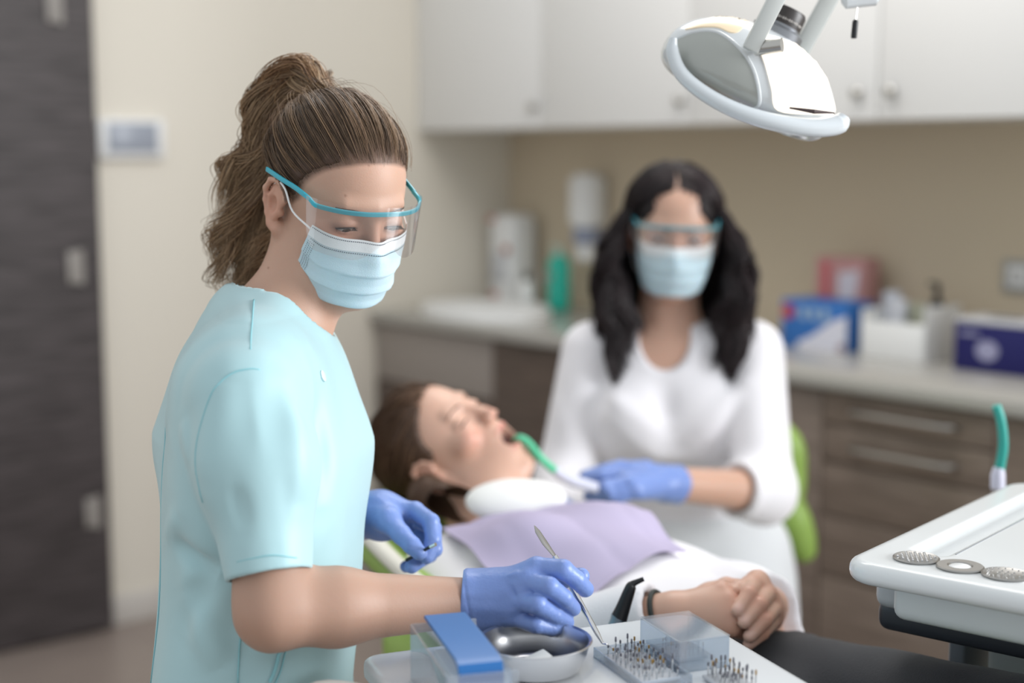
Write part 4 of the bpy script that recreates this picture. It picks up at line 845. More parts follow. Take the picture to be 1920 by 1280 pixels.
def d_scrub(p):
    d = d_torso(p, 0)
    fold = .004 * noise(p * np.array([1.0, .8, .35], np.float32), 34, 11)
    d = d + fold
    sl = chain(p, [slT + [0, 0, .0], slT * .6 + slH * .4 + [.002, 0, 0], slH], [.058, .054, .0410], .03); sl = np.minimum(sl, 9)
    hem = cyl_side(p, slT, slH) - float(np.linalg.norm(slH - slT)) + .012 * 0; sl = sl + .001 * noise(p * np.array([1, 1, .3], np.float32), 60, 5)
    sl = smax(sl, hem, .002)
    sf = cap(p, shF, shF + (elF - shF) * .75, .062, .055)
    d = smin(d, sl, .006); d = smin(d, sf, .02)
    inner = cap(p, slT * .12 + slH * .88, slH * 1.2 - slT * .2, .0365, .0375); d = smax(d, -inner, .002)
    d = d + 1.35 * folds(p, FOLD)
    op = cap(p, neckb + [.004, -.0, .036], neckb + [.055, -.005, .085], .050, .066); op = smin(op, cap(p, neckb + [.0, 0, .02], hd.w(-30, 0, -30), .060, .060), .02)
    d = smax(d, -op, .003); return smax(d, .66 - p[:, 2], .004)
Vb = np.array([v.co[:] for v in body.data.vertices], np.float32) + BASE[body].astype(np.float32); near_ = (Vb[:, 2] > 1.10) & (Vb[:, 2] < 1.235) & (Vb[:, 0] < -.255)
ds = d_scrub(Vb[near_]); push = np.clip(ds + .007, 0, .016) * (ds < .009); Vb[near_] -= normals(d_torso0, Vb[near_]) * push[:, None]
body.data.vertices.foreach_set('co', (Vb - BASE[body].astype(np.float32)).ravel())
V, F, N = mesh_sdf(d_scrub, axis(-.45, -.10, .0045, [(-.30, -.17, .0022)]), axis(1.25, 1.92, .0045, [(1.285, 1.395, .0022)]), axis(.65, 1.31, .0045, [(.97, 1.035, .0022)]))
w = noise(V * [1, .7, .45], 60, 21) * .0009; V = V + N * w[:, None]
M_scrub = mat('scrub_satin', 'a6c8cd', .45, sheen=.25, spec=.4, bump=(1500, .12)); M_seam = mat('scrub_seam', '8cc3cb', .6)
scrub = mk('scrub_top', V, F, M_scrub, dn, label='pale blue short-sleeved scrub top')
def sline(pts, r=.0008, name='seam'):
    mb = MB(); mb.tube(seam(pts, d_scrub), r, 6); mb.build(name, M_seam, scrub, sharp=None)
sline([P(477, 568, 1.50), P(474, 610, 1.45), P(468, 672, 1.38)])
sline([P(500, 668, 1.34), P(468, 670, 1.34), P(425, 692, 1.34), P(390, 730, 1.34), P(368, 790, 1.34), P(362, 850, 1.34), P(385, 940, 1.34)])
sline([P(430, 1056, 1.30), P(470, 1047, 1.29), P(520, 1040, 1.29), P(577, 1043, 1.31)], .0007)
sline([P(452, 1100, 1.38), P(450, 1180, 1.37), P(446, 1290, 1.36)])
sline([P(318, 800, 1.45), P(312, 950, 1.45), P(306, 1100, 1.44), P(298, 1285, 1.44)], .0007)
mb = MB(); q = seam([P(640, 690, 1.45), P(641, 691, 1.45), P(642, 692, 1.45)], d_scrub)[0]; nn = normals(d_scrub, q[None].astype(np.float32))[0]; mb.lathe([(.006, -.001), (.006, .0012), (.0045, .002), (0, .002)], q, frame(nn, (0, 0, 1))[[1, 2, 0]], 20); mb.build('snap', mat('snap_blue', 'c3e0e4', .3), scrub)
mb = MB(); c = seam([P(566, 1212, 1.36), P(545, 1245, 1.36), P(512, 1285, 1.36)], d_scrub); mb.tube(c, .0016, 8); mb.tube(seam([P(578, 1216, 1.36), P(556, 1252, 1.36), P(524, 1292, 1.36)], d_scrub), .0007, 6); mb.build('pocket', M_seam, scrub, label='slanted pocket edge')
# trousers, seated thighs and shoes below the frame
M_trs = mat('trouser_white', 'd9dcdf', .7)
hipc = np.array([-.26, 1.53, .70])
def d_tr(p):
    d = None
    for s in (-1, 1):
        h0 = hipc + [0, s * .09, 0]; kn = hipc + [.02 + .10 * 0, s * .16, -.11] + np.array([.30, 0, -.04]); an = kn + [-.05, s * .0, -.44]
        e = smin(cap(p, h0, kn, .085, .060), cap(p, kn, an, .056, .042), .02); d = e if d is None else smin(d, e, .03)
    return smin(d, ell(p, hipc - [.02, 0, 0], (.125, .185, .11)), .05)
sdfobj('trousers', d_tr, (-.50, 1.15, .06), (.20, 1.92, .86), .009, M_trs, dn)
for s in (-1, 1):
    an = hipc + [.27, s * .16, -.59]; mb = MB()
    f = lambda p, an=an: smax(smin(cap(p, an * [1, 1, 0] + [-.04, 0, .045], an * [1, 1, 0] + [.13, 0, .032], .040, .034), cap(p, an * [1, 1, 0] + [-.02, 0, .05], an * [1, 1, 0] + [0, 0, .10], .040, .045), .03), -p[:, 2], .004)
    sdfobj('shoe', f, (an[0] - .10, an[1] - .06, -.01), (an[0] + .19, an[1] + .06, .16), .006, M_white, dn)
st = np.array([hipc[0] - .03, hipc[1], 0]); t = thing('stool', 'saddle stool under the ponytailed clinician', 'stool', st)
mb = MB(); mb.lathe([(0, .50), (.13, .50), (.165, .52), (.17, .555), (.14, .575), (0, .57)], st, None, 36); mb.build('seat', M_green, t)
mb = MB(); mb.tube([st + Z_ * .05, st + Z_ * .51], .022, 14); mb.build('column', M_chrome, t)
for k in range(5):
    a = 2 * PI * k / 5; e = st + np.array([math.cos(a), math.sin(a), 0]) * .24; mb = MB(); mb.tube([st + Z_ * .09, e + Z_ * .06], [.02, .012], 10); lg = mb.build('leg', M_chrome, t)
    mb = MB(); mb.tube([e + Z_ * .025 + [0, -.012, 0], e + Z_ * .025 + [0, .012, 0]], .025, 14); mb.build('caster', M_black, lg)
# ---- gloves
M_glove = mat('nitrile_blue', '748cc6', .38, spec=.5, sss=.1, bump=(260, .25))
def pp(l, Y): return [P(x, y, Y if not isinstance(Y, (list, tuple)) else Y[i]) for i, (x, y) in enumerate(l)]
R_w = P(893, 1126, 1.418)
R_mcp = pp([(1006, 1064), (985, 1092), (972, 1124), (960, 1156)], [1.402, 1.392, 1.388, 1.392])
R_pip = pp([(1056, 1068), (1030, 1100), (1008, 1134), (1004, 1172)], [1.392, 1.376, 1.372, 1.378])
R_dip = pp([(1080, 1086), (1058, 1122), (1040, 1154), (1034, 1178)], [1.398, 1.388, 1.388, 1.388])
R_tip = pp([(1098, 1104), (1074, 1140), (1062, 1166), (1062, 1180)], [1.408, 1.402, 1.40, 1.40])
R_th = pp([(960, 1105), (1020, 1092), (1060, 1082), (1090, 1080)], [1.44, 1.452, 1.448, 1.438])
GF = [(P(915, 1075, 1.39), P(985, 1075, 1.39), .004, .0022), (P(930, 1110, 1.39), P(975, 1160, 1.385), .0035, .0022), (P(945, 1085, 1.385), P(975, 1130, 1.38), .003, -.0025), (P(975, 1060, 1.395), P(985, 1110, 1.38), .003, -.0022), (P(920, 1130, 1.39), P(955, 1175, 1.39), .003, -.002), (P(1000, 1075, 1.39), P(1000, 1120, 1.375), .0025, -.0016)]
def d_gR(p):
    d = hand_sdf(p, R_w, R_mcp, R_pip, R_tip, R_th, (0, -.9, .4), .0028, 1.0, R_dip)
    cf = chain(p, [P(868, 1119, 1.412), P(885, 1122, 1.414), P(912, 1122, 1.412)], [.0275, .0262, .0262], .01); d = smin(d, cf, .02)
    q = p - R_w.astype(np.float32); d = d + .0017 * noise(p * np.array([.7, 1, 1.1], np.float32), 110, 2) * np.clip((R_mcp[0][0] + .03 - p[:, 0]) / .05, .25, 1) + .0011 * np.exp(-((p[:, 0] - float(R_w[0]) + .006 + .2 * (p[:, 2] - float(R_w[2]))) / .0016) ** 2)
    d = d + folds(p, GF)
    return smax(d, (P(864, 1119, 1.412)[0] - p[:, 0]) + .08 * (p[:, 2] - float(R_w[2])), .001)
lo = np.min([R_w, *R_mcp, *R_tip, *R_th], 0) - .045; hi = np.max([R_w, *R_mcp, *R_pip, *R_tip, *R_th], 0) + .03
sdfobj('glove', d_gR, lo, hi, .0016, M_glove, dn, label='blue nitrile glove holding the steel instrument')
mb = MB(); cr = []
for k in range(28): a = 2 * PI * k / 28; cr.append(P(866, 1119, 1.412) + np.array([.003 * math.sin(a), .0272 * math.cos(a), .0272 * math.sin(a)]))
L_w = wrF
L_mcp = pp([(778, 958), (776, 968), (765, 982), (752, 996)], [1.645, 1.665, 1.68, 1.69])
L_pip = pp([(808, 978), (812, 990), (800, 1006), (786, 1018)], [1.62, 1.640, 1.66, 1.675])
L_dip = pp([(812, 1012), (815, 1030), (806, 1040), (790, 1048)], [1.608, 1.625, 1.645, 1.66])
L_tip = pp([(800, 1044), (772, 1062), (772, 1060), (762, 1062)], [1.600, 1.605, 1.63, 1.645])
L_th = pp([(728, 975), (752, 1002), (772, 1022), (786, 1036)], [1.625, 1.605, 1.592, 1.588])
def d_gL(p):
    d = hand_sdf(p, L_w, L_mcp, L_pip, L_tip, L_th, (.5, -.3, .8), .0028, 1.0, L_dip)
    a = wrF + (elF - wrF) / np.linalg.norm(elF - wrF) * .07; d = smin(d, cap(p, a, wrF, .030, .0255), .02)
    return d + .0011 * noise(p, 120, 8) * np.clip((P(780, 1000, 1.6)[0] - p[:, 0]) / .03, 0, 1)
lo = np.min([L_w, *L_mcp, *L_tip, *L_th], 0) - .06; hi = np.max([L_w, *L_mcp, *L_pip, *L_tip, *L_th], 0) + .035
sdfobj('glove', d_gL, lo, hi, .0018, M_glove, dn, label='blue nitrile glove of the far hand, fingers curled')
# held instruments
t = thing('dental_instrument', 'steel instrument held like a pen, its tip over the burs', 'instrument', P(1085, 1120, 1.42))
i0, i1, i2 = P(1000, 985, 1.475), P(1046, 1052, 1.455), P(1128, 1200, 1.400)
mb = MB(); mb.tube([P(1040, 1042, 1.457), i1, P(1086, 1126, 1.428), P(1120, 1188, 1.404), P(1130, 1206, 1.399)], [.0028, .0030, .0030, .0026, .0012], 14); mb.build('handle', M_chrome, t)
mb = MB(); mb.tube([P(1040, 1042, 1.457), P(1022, 1018, 1.463), P(1008, 996, 1.468), P(1002, 985, 1.471)], [.0028, .0048, .0042, .0008], 12, flat=.35); mb.build('blade', M_alu, t, label='flat leaf shaped end')
mb = MB(); mb.tube(cat([P(1130, 1206, 1.399), P(1140, 1209, 1.394), P(1152, 1218, 1.388)], 4), [.001] * 4 + [.0008] * 5, 8); mb.build('tip', M_chrome, t)
t = thing('dental_instrument', 'short dark instrument with a silver end between the fingertips of the far glove', 'instrument', P(780, 1040, 1.6))
mb = MB(); mb.tube([P(762, 1050, 1.598), P(808, 1024, 1.580)], .0019, 12); mb.build('handle', M_black, t)
mb = MB(); mb.tube([P(807, 1025, 1.580), P(817, 1020, 1.576)], .0021, 12); mb.build('end', M_chrome, t, label='silver end')
# ---- hair: swept up to a high ponytail
HC = np.array([-8, 0, 52.]); HR = np.array([94, 72, 78.])
tie = np.array([-78, 0, 118.])
cap_ = hair_cap(hd, dn, '48352a', 2.5, cut=-5)
def scalp_strands(M, T, rng, tie, off0=.5, puff=9.5, edge=.45, bend=.9, ears=True):
    zz, xx = HX[:, 0], HX[:, 1]; S = []
    while len(S) < M:
        v = rng.normal(size=3); v /= np.linalg.norm(v); q = HC + v * HR; lim = np.interp(q[2], zz, xx) + rng.normal(0, 2.5)
        if q[2] < -48 or q[0] > lim: continue
        if ears and ((q[0] + 8) / 19) ** 2 + ((q[2] - 6) / 32) ** 2 < 1 and abs(q[1]) > 40: continue
        if rng.uniform() < edge and q[0] < lim - 14: continue
        S.append(v)
    S = np.array(S); tv = (tie - HC); tv = tv / np.linalg.norm(tv); t = np.linspace(0, 1, T)[None, :, None]
    mid = S * .55 + tv * .45; mid /= np.linalg.norm(mid, axis=1)[:, None]; mid = mid + np.array([-bend, 0, -.10]) * (1 - np.abs(S @ tv))[:, None]; 
    v = (1 - t) ** 2 * S[:, None] + 2 * t * (1 - t) * mid[:, None] * 1.1 + t * t * tv; v /= np.linalg.norm(v, axis=2, keepdims=True)
    az = np.arctan2(S[:, 1], S[:, 2])[:, None, None] + S[:, 0][:, None, None] * .6
    lock = np.sin(az * 13) + .6 * np.sin(az * 29 + 1.3)
    off = off0 + rng.uniform(0, 2.5, (M, 1, 1)) + puff * np.minimum(1, t * 2.6) * (1 - t ** 3) * (1 + .28 * lock) * rng.uniform(.75, 1.1, (M, 1, 1))
    p = HC + v * (HR + off); sw = np.sin(t * 4 + az * 9) * 1.8 + np.sin(t * 7 + rng.uniform(0, 6.28, (M, 1, 1))) * .8; p = p + np.array([.25, 1, .25]) * sw * np.sin(PI * t)
    e = np.clip((t - .86) / .14, 0, 1) ** 1.5; p = p * (1 - e) + (tie + rng.normal(0, 4, (M, 1, 3))) * e; return p, lock[:, 0, 0]
def hcols(n, rng, dark, light, bias=.5):
    t = np.clip(rng.beta(1.3, 1.3 / bias * .5 + .4, n), 0, 1)[:, None]; return np.array(hexc(dark)) * (1 - t) + np.array(hexc(light)) * t
M_h1 = hair_mat('hair_brown')
S, lk = scalp_strands(8000, 18, RNG, tie); Wd = hd.w(S.reshape(-1, 3)).reshape(S.shape)
hc = hcols(len(S), RNG, '392b21', '927860', .45); wl = np.clip((lk - .7) / 1.2, 0, 1)[:, None] * .5; hc = hc * (1 - wl) + np.array(hexc('a88663')) * wl
strand_obj('hair_strands', Wd, [.00006, .0002, .0003] + [.0004] * 14 + [.0003], hc, cap_, M_h1, 'swept-up brown hair strands')
# flyaways
S, _ = scalp_strands(170, 16, RNG, tie, 5, 17); Wd = hd.w(S.reshape(-1, 3)).reshape(S.shape); strand_obj('flyaway_strands', Wd, .00018, hcols(len(S), RNG, '6a4d38', 'a88a6a'), cap_, M_h1)
# ponytail
def tail(paths, M, rng, width, T=40, curl=9, rad=.0004, wl=.085):
    out = []
    for path, w0, cnt in paths:
        c = cat(path, 10); L = np.concatenate([[0], np.cumsum(np.linalg.norm(np.diff(c, axis=0), axis=1))]); s = np.linspace(0, 1, T); base = np.array([np.interp(s * L[-1], L, c[:, k]) for k in range(3)]).T
        wv = np.interp(s, [0, .12, .35, .8, 1], np.array([.5, 1, 1.1, .8, .35]) * w0)
        nl = max(1, cnt // 45)
        for l in range(nl):
            lo = rng.normal(0, .55, 3); ph = rng.uniform(0, 6.28); amp = curl * .001 * rng.uniform(.3, 1.5); f = L[-1] / wl * rng.uniform(.75, 1.25) * 2 * PI; lim = rng.uniform(.84, 1.0)
            lp = base + wv[:, None] * lo + amp * np.interp(s, [0, .2, 1], [0, .7, 1.25])[:, None] * np.stack([np.sin(f * s + ph), np.cos(f * s + ph) * .9, .3 * np.sin(f * s * 1.1 + ph)], 1)
            for k in range(cnt // nl):
                o = rng.normal(0, .0032, 3)[None] * np.interp(s, [0, .3, 1], [.8, 1, 1.4])[:, None]; e = lim * rng.uniform(.85, 1); ss_ = s * e
                out.append(np.array([np.interp(ss_, s, (lp + o)[:, j]) for j in range(3)]).T + np.stack([np.sin(ss_ * 22 + k), np.cos(ss_ * 17 + k * 2), 0 * s], 1) * .0009)
    return np.array(out)
tw = hd.w(tie)
def q3(px, py, Y): return P(px, py, Y)
paths = [([tw, q3(556, 148, 1.665), q3(515, 165, 1.675), q3(495, 215, 1.68), q3(487, 290, 1.69), q3(470, 360, 1.69), q3(455, 430, 1.69), q3(448, 500, 1.68), q3(425, 550, 1.67)], .017, 1000),
         ([tw, q3(560, 142, 1.66), q3(510, 150, 1.665), q3(480, 190, 1.67), q3(478, 250, 1.67), q3(495, 310, 1.66), q3(480, 380, 1.655)], .010, 320),
         ([tw, q3(565, 152, 1.68), q3(530, 185, 1.69), q3(512, 260, 1.70), q3(500, 350, 1.69), q3(485, 440, 1.68), q3(470, 520, 1.66), q3(430, 575, 1.655), q3(385, 610, 1.65)], .016, 800),
         ([tw, q3(550, 155, 1.66), q3(505, 200, 1.665), q3(470, 280, 1.67), q3(440, 300, 1.67), q3(428, 350, 1.67), q3(415, 400, 1.67), q3(405, 440, 1.67)], .010, 300),
         ([tw, q3(545, 165, 1.66), q3(510, 240, 1.66), q3(480, 330, 1.66), q3(445, 400, 1.66), q3(418, 450, 1.66), q3(412, 520, 1.655), q3(440, 545, 1.65)], .013, 420)]
S = tail(paths, 0, RNG, 0)
tcol = hcols(len(S), RNG, '543f30', 'c9ab88', .8); s = np.linspace(0, 1, S.shape[1])[None, :, None]
tc = tcol[:, None] * (1 - .25 * s) + np.array(hexc('b3936f')) * .25 * s
strand_obj('ponytail', S, np.interp(np.linspace(0, 1, S.shape[1]), [0, .1, .8, 1], [.0004, .00048, .00042, .00015]), tc, cap_, M_h1, 'wavy light brown ponytail')
# looped top of the ponytail and hair tie
loop = [([tw + [0, 0, -.004], q3(580, 128, 1.65), q3(545, 126, 1.655), q3(515, 146, 1.66), q3(502, 176, 1.665), q3(520, 196, 1.67)], .009, 500)]
S = tail(loop, 0, RNG, 0, T=22, curl=3, wl=.09); strand_obj('top_knot', S, .00045, hcols(len(S), RNG, '6b4c34', 'b8946e', .7), cap_, M_h1, 'looped tuft at the root of the ponytail')
# ================================================================ SEATED ASSISTANT IN WHITE
ha = Head(P(1262, 448, 2.65), (-.05, -.975, -.16), (.045, 0, 1), 1.0, lid='open')
an_ = thing('person', 'dark-haired woman in a white top seated behind the patient holding the suction tube', 'person', [.32, 2.62, 0])
YA = 2.68
def seca(py, x0, x1, ry, dy=0): a, b = P(x0, py, YA), P(x1, py, YA); return (a[2], (a[0] + b[0]) / 2, YA + dy, (b[0] - a[0]) / 2, ry)
seA = sorted([seca(598, 1215, 1300, .05), seca(630, 1150, 1370, .07), seca(665, 1110, 1410, .09), seca(730, 1100, 1400, .112), seca(800, 1105, 1395, .125, -.005), seca(870, 1112, 1380, .105), seca(940, 1112, 1425, .11, .01), seca(1000, 1112, 1470, .13, .02), seca(1080, 1115, 1490, .15, .03), seca(1180, 1120, 1490, .17, .03)], key=lambda q: q[0])
aL, aLe, aLw = P(1408, 660, 2.66), P(1432, 922, 2.50), P(1248, 906, 2.335)
aR, aRe, aRw = P(1112, 660, 2.66), P(1058, 900, 2.60), P(1048, 985, 2.42)
nbA = P(1250, 650, 2.68)
def a_torso(p, g):
    d = loft(p, [(z, cx, cy, rx + g, ry + g) for z, cx, cy, rx, ry in seA], 2.2, .03)
    d = smin(d, cap(p, aL + [-.02, 0, 0], aR + [.02, 0, 0], .050 + g), .05)
    for px in (1180, 1325): d = smin(d, ell(p, P(px, 790, 2.60), (.062 + g, .055 + g, .062 + g)), .05)
    return d
def a_body(p):
    d = ha.sdf(p); nk = cap(p, ha.w(-14, 0, -20), nbA, .050, .058); d = smin(d, nk, .025); d = smin(d, a_torso(p, -.012), .04)
    b = smin(cap(p, aL, aLe, .044, .040), cap(p, aLe, aLw, .038, .0265), .02); c = smin(cap(p, aR, aRe, .044, .038), cap(p, aRe, aRw, .038, .026), .02)
    return smin(smin(d, b, .02), c, .02)
lo, hi = np.array([.05, 2.28, .50]), np.array([.58, 2.88, 1.46])
V, F, N = mesh_sdf(a_body, axis(.05, .58, .007, [(.19, .40, .003)]), axis(2.28, 2.88, .007, [(2.5, 2.78, .0035)]), axis(.52, 1.46, .007, [(1.08, 1.40, .003)]))
mk('body', V, F, mat('skin_assist', 'd9ab92', .42, sss=.2, vcol=True), an_, cols=skincol('c29b87', ha, V, lidc='8a6a5c'))
eyes(ha, an_, gaze=(1, -.1, -.35), lid='open', iris='3a2c24', brow='2a1f1c'); wear_mask(ha, an_, 41, 41, near=0); wear_goggles(ha, an_)
FA = [(P(1120, 720, 2.55), P(1240, 830, 2.55), .018, .010), (P(1300, 830, 2.55), P(1395, 720, 2.56), .016, .009), (P(1115, 760, 2.55), P(1250, 870, 2.55), .016, .008), (P(1200, 860, 2.56), P(1350, 850, 2.56), .014, .007), (P(1240, 700, 2.56), P(1250, 800, 2.56), .02, -.008), (P(1120, 850, 2.58), P(1330, 890, 2.56), .012, -.006),
      (P(1400, 720, 2.60), P(1410, 860, 2.55), .014, .006), (P(1385, 780, 2.58), P(1392, 900, 2.52), .012, -.007), (P(1050, 760, 2.6), P(1080, 860, 2.58), .012, .006)]
def a_shirt(p):
    d = a_torso(p, 0) + .004 * noise(p * np.array([1, 1, .7], np.float32), 30, 31)
    tL = aLe + (aLw - aLe) * .30; s = smin(cap(p, aL, aLe, .060, .052), cap(p, aLe, tL, .053, .050), .03)
    ax = (aLw - aLe) / np.linalg.norm(aLw - aLe); s = smax(s, (p - tL.astype(np.float32)) @ ax.astype(np.float32), .004)
    r = smin(cap(p, aR, aRe, .058, .05), cap(p, aRe, aRe + (aRw - aRe) * .6, .05, .042), .03)
    d = smin(smin(d, s, .014), r, .014) + 1.7 * folds(p, FA)
    d = smax(d, -cap(p, aLe + (aLw - aLe) * .22, aLw, .0385, .0385), .002)
    op = ell(p, P(1250, 616, 2.57), (.054, .10, .080)); op = smin(op, cap(p, nbA, nbA + [0, .02, .08], .062, .066), .02)
    d = smax(d, -op, .006); return smax(d, float(P(1200, 1000, YA)[2]) - p[:, 2], .004)
V, F, N = mesh_sdf(a_shirt, axis(.02, .62, .007), axis(2.34, 2.90, .007), axis(.62, 1.20, .007)); mk('top', V, F, mat('cotton_white', 'e6e4e8', .75, sheen=.2, bump=(400, .2)), an_, label='white three-quarter sleeved top')
hpA = P(1300, 1115, 2.72)
def a_tr(p):
    d = loft(p, [(z, cx, cy, rx + .006, ry + .006) for z, cx, cy, rx, ry in seA if z < .80], 2.2, .03)
    for s, kx in ((1, P(1400, 1200, 2.30)), (-1, P(1150, 1300, 2.36))):
        h0 = hpA + [s * .085, -.02, -.06]; kn = np.array([kx[0], kx[1], .47]); an = kn + [0, .06, -.40]
        d = smin(d, smin(cap(p, h0, kn, .095, .065), cap(p, kn, an, .06, .045), .02), .04)
    return d + .004 * noise(p, 24, 41)
V, F, N = mesh_sdf(a_tr, axis(-.02, .70, .009), axis(2.18, 2.98, .009), axis(.06, .80, .009)); mk('trousers', V, F, mat('trouser_white', 'd9dcdf', .7), an_, label='white trousers')
for kx in (P(1400, 1200, 2.30), P(1150, 1300, 2.36)):
    a = np.array([kx[0], kx[1] + .06, 0]); sdfobj('shoe', lambda p: smax(smin(cap(p, a + [0, .04, .045], a + [0, -.13, .032], .040, .034), cap(p, a + [0, .02, .05], a + [0, 0, .09], .040, .045), .03), -p[:, 2], .004), a + [-.06, -.19, -.01], a + [.06, .1, .15], .007, M_white, an_)
# glove
gw = aLw; D = 2.28
gm = pp([(1168, 890), (1176, 902), (1186, 914), (1198, 922)], [2.275, 2.25, 2.245, 2.25]); gp = pp([(1128, 892), (1134, 912), (1146, 925), (1160, 932)], [2.265, 2.235, 2.235, 2.24])
gt = pp([(1090, 903), (1104, 930), (1118, 938), (1140, 938)], [2.27, 2.25, 2.255, 2.26]); gth = pp([(1210, 880), (1165, 876), (1130, 882), (1096, 892)], [2.32, 2.315, 2.30, 2.29])
def a_gl(p):
    d = hand_sdf(p, gw, gm, gp, gt, gth, (0, -.8, .5), .003, 1.05); ax = (aLw - aLe) / np.linalg.norm(aLw - aLe); d = smin(d, cap(p, aLw - ax * .03, aLw, .033, .029), .02)
    return smax(d, -((p - (aLw - ax * .028).astype(np.float32)) @ ax.astype(np.float32)), .002) + .001 * noise(p, 110, 4)
lo = np.min([gw, *gm, *gt, *gth], 0) - .05; hi = np.max([gw, *gm, *gp, *gt, *gth], 0) + .06
sdfobj('glove', a_gl, lo, hi, .0028, M_glove, an_, label='blue nitrile glove')
def a_gr(p): 
    k = aRw; m = [k + np.array([-.05 + .02 * 0, -.07 + .012 * i, -.005 - .018 * i]) * 1. for i in range(4)]; q = [x + np.array([-.03, -.02, -.01]) for x in m]; t = [x + np.array([-.012, -.03, -.01]) for x in q]
    return smin(hand_sdf(p, k, m, q, t, [k + [-.01, -.05, .02], k + [-.03, -.09, .02], k + [-.055, -.11, .012]], (0, 0, 1), .003), cap(p, k, k + (aRe - aRw) * .3, .028, .032), .01)
sdfobj('glove', a_gr, aRw - [.16, .18, .10], aRw + [.06, .08, .08], .004, M_glove, an_, label='blue nitrile glove of the hand beside the patient')
# hair: centre parting, long dark waves
capA = hair_cap(ha, an_, '1b1517', 6, h=.005, cut=4, wedge=True)
def long_hair(n, T, rng):
    S = []; s = np.linspace(0, 1, T)
    for i in range(n):
        side = 1 if rng.uniform() < .5 else -1; ph = rng.uniform(.40, 1.0) * PI   # 0 front, PI back
        fr = rng.uniform() < .5; ph = rng.uniform(.34, .50) * PI if fr else ph
        layer = rng.uniform(0, 1) ** .7; top = np.array([rng.uniform(40, 84) if fr else rng.uniform(-60, 62), side * rng.uniform(1, 10), 0]); v = top / HR[0] ; x0 = np.clip(v[0], -.95, .93)
        z0 = math.sqrt(max(0, 1 - x0 * x0)); A0 = np.array([x0, side * .05, z0]); A1 = np.array([math.cos(ph) * .98, side * math.sin(ph), .0]); 
        pts = []
        lk = math.floor(ph * 9 + layer * 2.0) + (100 if side > 0 else 0); lph = (lk * 2.399) % 6.28; ln = 204 + 50 * math.sin(lk * 1.7) + rng.normal(0, 9) + (-20 if ph > 2.2 else 0)
        for u in s:
            if u < .34:
                w = u / .34; q = A0 * (1 - w) + A1 * w; q = q / np.linalg.norm(q); off = 4 + (5 + 8 * layer) * math.sin(w * PI / 2); pts.append(HC + q * (HR + off)); 
            else:
                w = (u - .34) / .66; z = 52 - w * (52 + ln); r = 9 + 8 * layer + (34 + 26 * layer) * math.sin(min(1, w * 1.15) * PI * .72) - 8 * w; R_ = np.array([94 + r, 72 + r + 4])
                wv = np.sin(2 * PI * w * 3.1 + lph) * 7 * min(1, w * 3) ; wv2 = np.cos(2 * PI * w * 2.7 + lph) * 6 * min(1, w * 3)
                fx = math.cos(ph) * R_[0] * (1 - .25 * w); fx = fx + (38 * w if ph < 1.9 else 0)
                pts.append(np.array([fx + HC[0] + wv2, side * (math.sin(ph) * R_[1] * (1 - (.62 - .55 * layer) * max(0, w - .35) * (ph < 1.9)) + wv), z]))
        p = np.array(pts); p = p + rng.normal(0, 1.6, 3); S.append(p)
    return np.array(S)
S = long_hair(3200, 34, RNG); Rw = frame((-.02, -1, 0), (0, 0, 1)); keep = ha.R.copy(); Wd = ha.o + (S.reshape(-1, 3) @ Rw * .001).reshape(S.shape)
strand_obj('long_hair', Wd, np.interp(np.linspace(0, 1, 34), [0, .1, .8, 1], [.0006, .0013, .0012, .0004]), hcols(len(S), RNG, '120e10', '3a2c2e', .5), capA, hair_mat('hair_dark', .36), 'long wavy near-black hair')
# suction tube held in her glove
t = thing('suction_tube', 'green curved suction tube running from the open mouth to a white handle in the glove', 'suction tube', P(1050, 885, 2.2))
mb = MB(); mb.tube(cat([P(962, 836, 2.20), P(972, 822, 2.185), P(990, 830, 2.18), P(1015, 860, 2.17), P(1046, 887, 2.19)], 6), .0062, 16); mb.build('tube', mat('green_tube', '5cc59a', .35), t)
mb = MB(); mb.tube([P(1038, 880, 2.185), P(1052, 890, 2.195), P(1075, 902, 2.21), P(1110, 912, 2.23), P(1128, 916, 2.245)], [.007, .0092, .0095, .0085, .0085], 18); mb.build('handle', mat('handle_lilac', 'c8cada', .35), t)
# ================================================================ RECLINED PATIENT
Fp = np.array([.48, -.40, .78]); Up = np.array([-.80, .08, .55]); Fp /= np.linalg.norm(Fp); Lp = np.cross(Up, Fp); Lp /= np.linalg.norm(Lp)
earp = P(822, 888, 2.15); hp = Head(earp + Lp * .068 + np.array([0, 0, -.002]), Fp, Up, .95, jaw=25., lid='closed')
pt = thing('person', 'patient lying back with open mouth in white shirt and black trousers, hands clasped', 'person', [.15, 1.85, 0])
Ab = np.array([.52, -.854, -.03]); Ab /= np.linalg.norm(Ab); Lb = np.array([.854, .52, 0]); Nb = np.cross(Lb, Ab); Nb = -Nb if Nb[2] < 0 else Nb; RP = np.array([Lb, Nb, Ab])     # side(far), up, towards the feet
o_s = np.array([.005, 2.08, .797])
RP32 = RP.astype(np.float32)
def bl(p): q = (p - o_s.astype(np.float32)) @ RP32.T; return q           # (side, up, along)
def bw(a, b, c): return o_s + Lb * a + Nb * b + Ab * c
seP = [(-.06, 0, -.01, .07, .05), (-.02, 0, -.005, .13, .068), (.04, 0, .0, .150, .078), (.12, 0, .003, .152, .086), (.22, 0, .0, .145, .084), (.32, 0, -.01, .14, .080), (.42, 0, -.025, .155, .080), (.52, 0, -.05, .170, .078), (.60, 0, -.06, .165, .07)]
pSn, pSf = bw(-.135, -.005, .03), bw(.14, -.005, .03)
pEn, pWn = bw(-.205, -.01, .30), P(1262, 1148, 1.635)
pEf, pWf = bw(.205, -.02, .27), P(1440, 1135, 1.76)
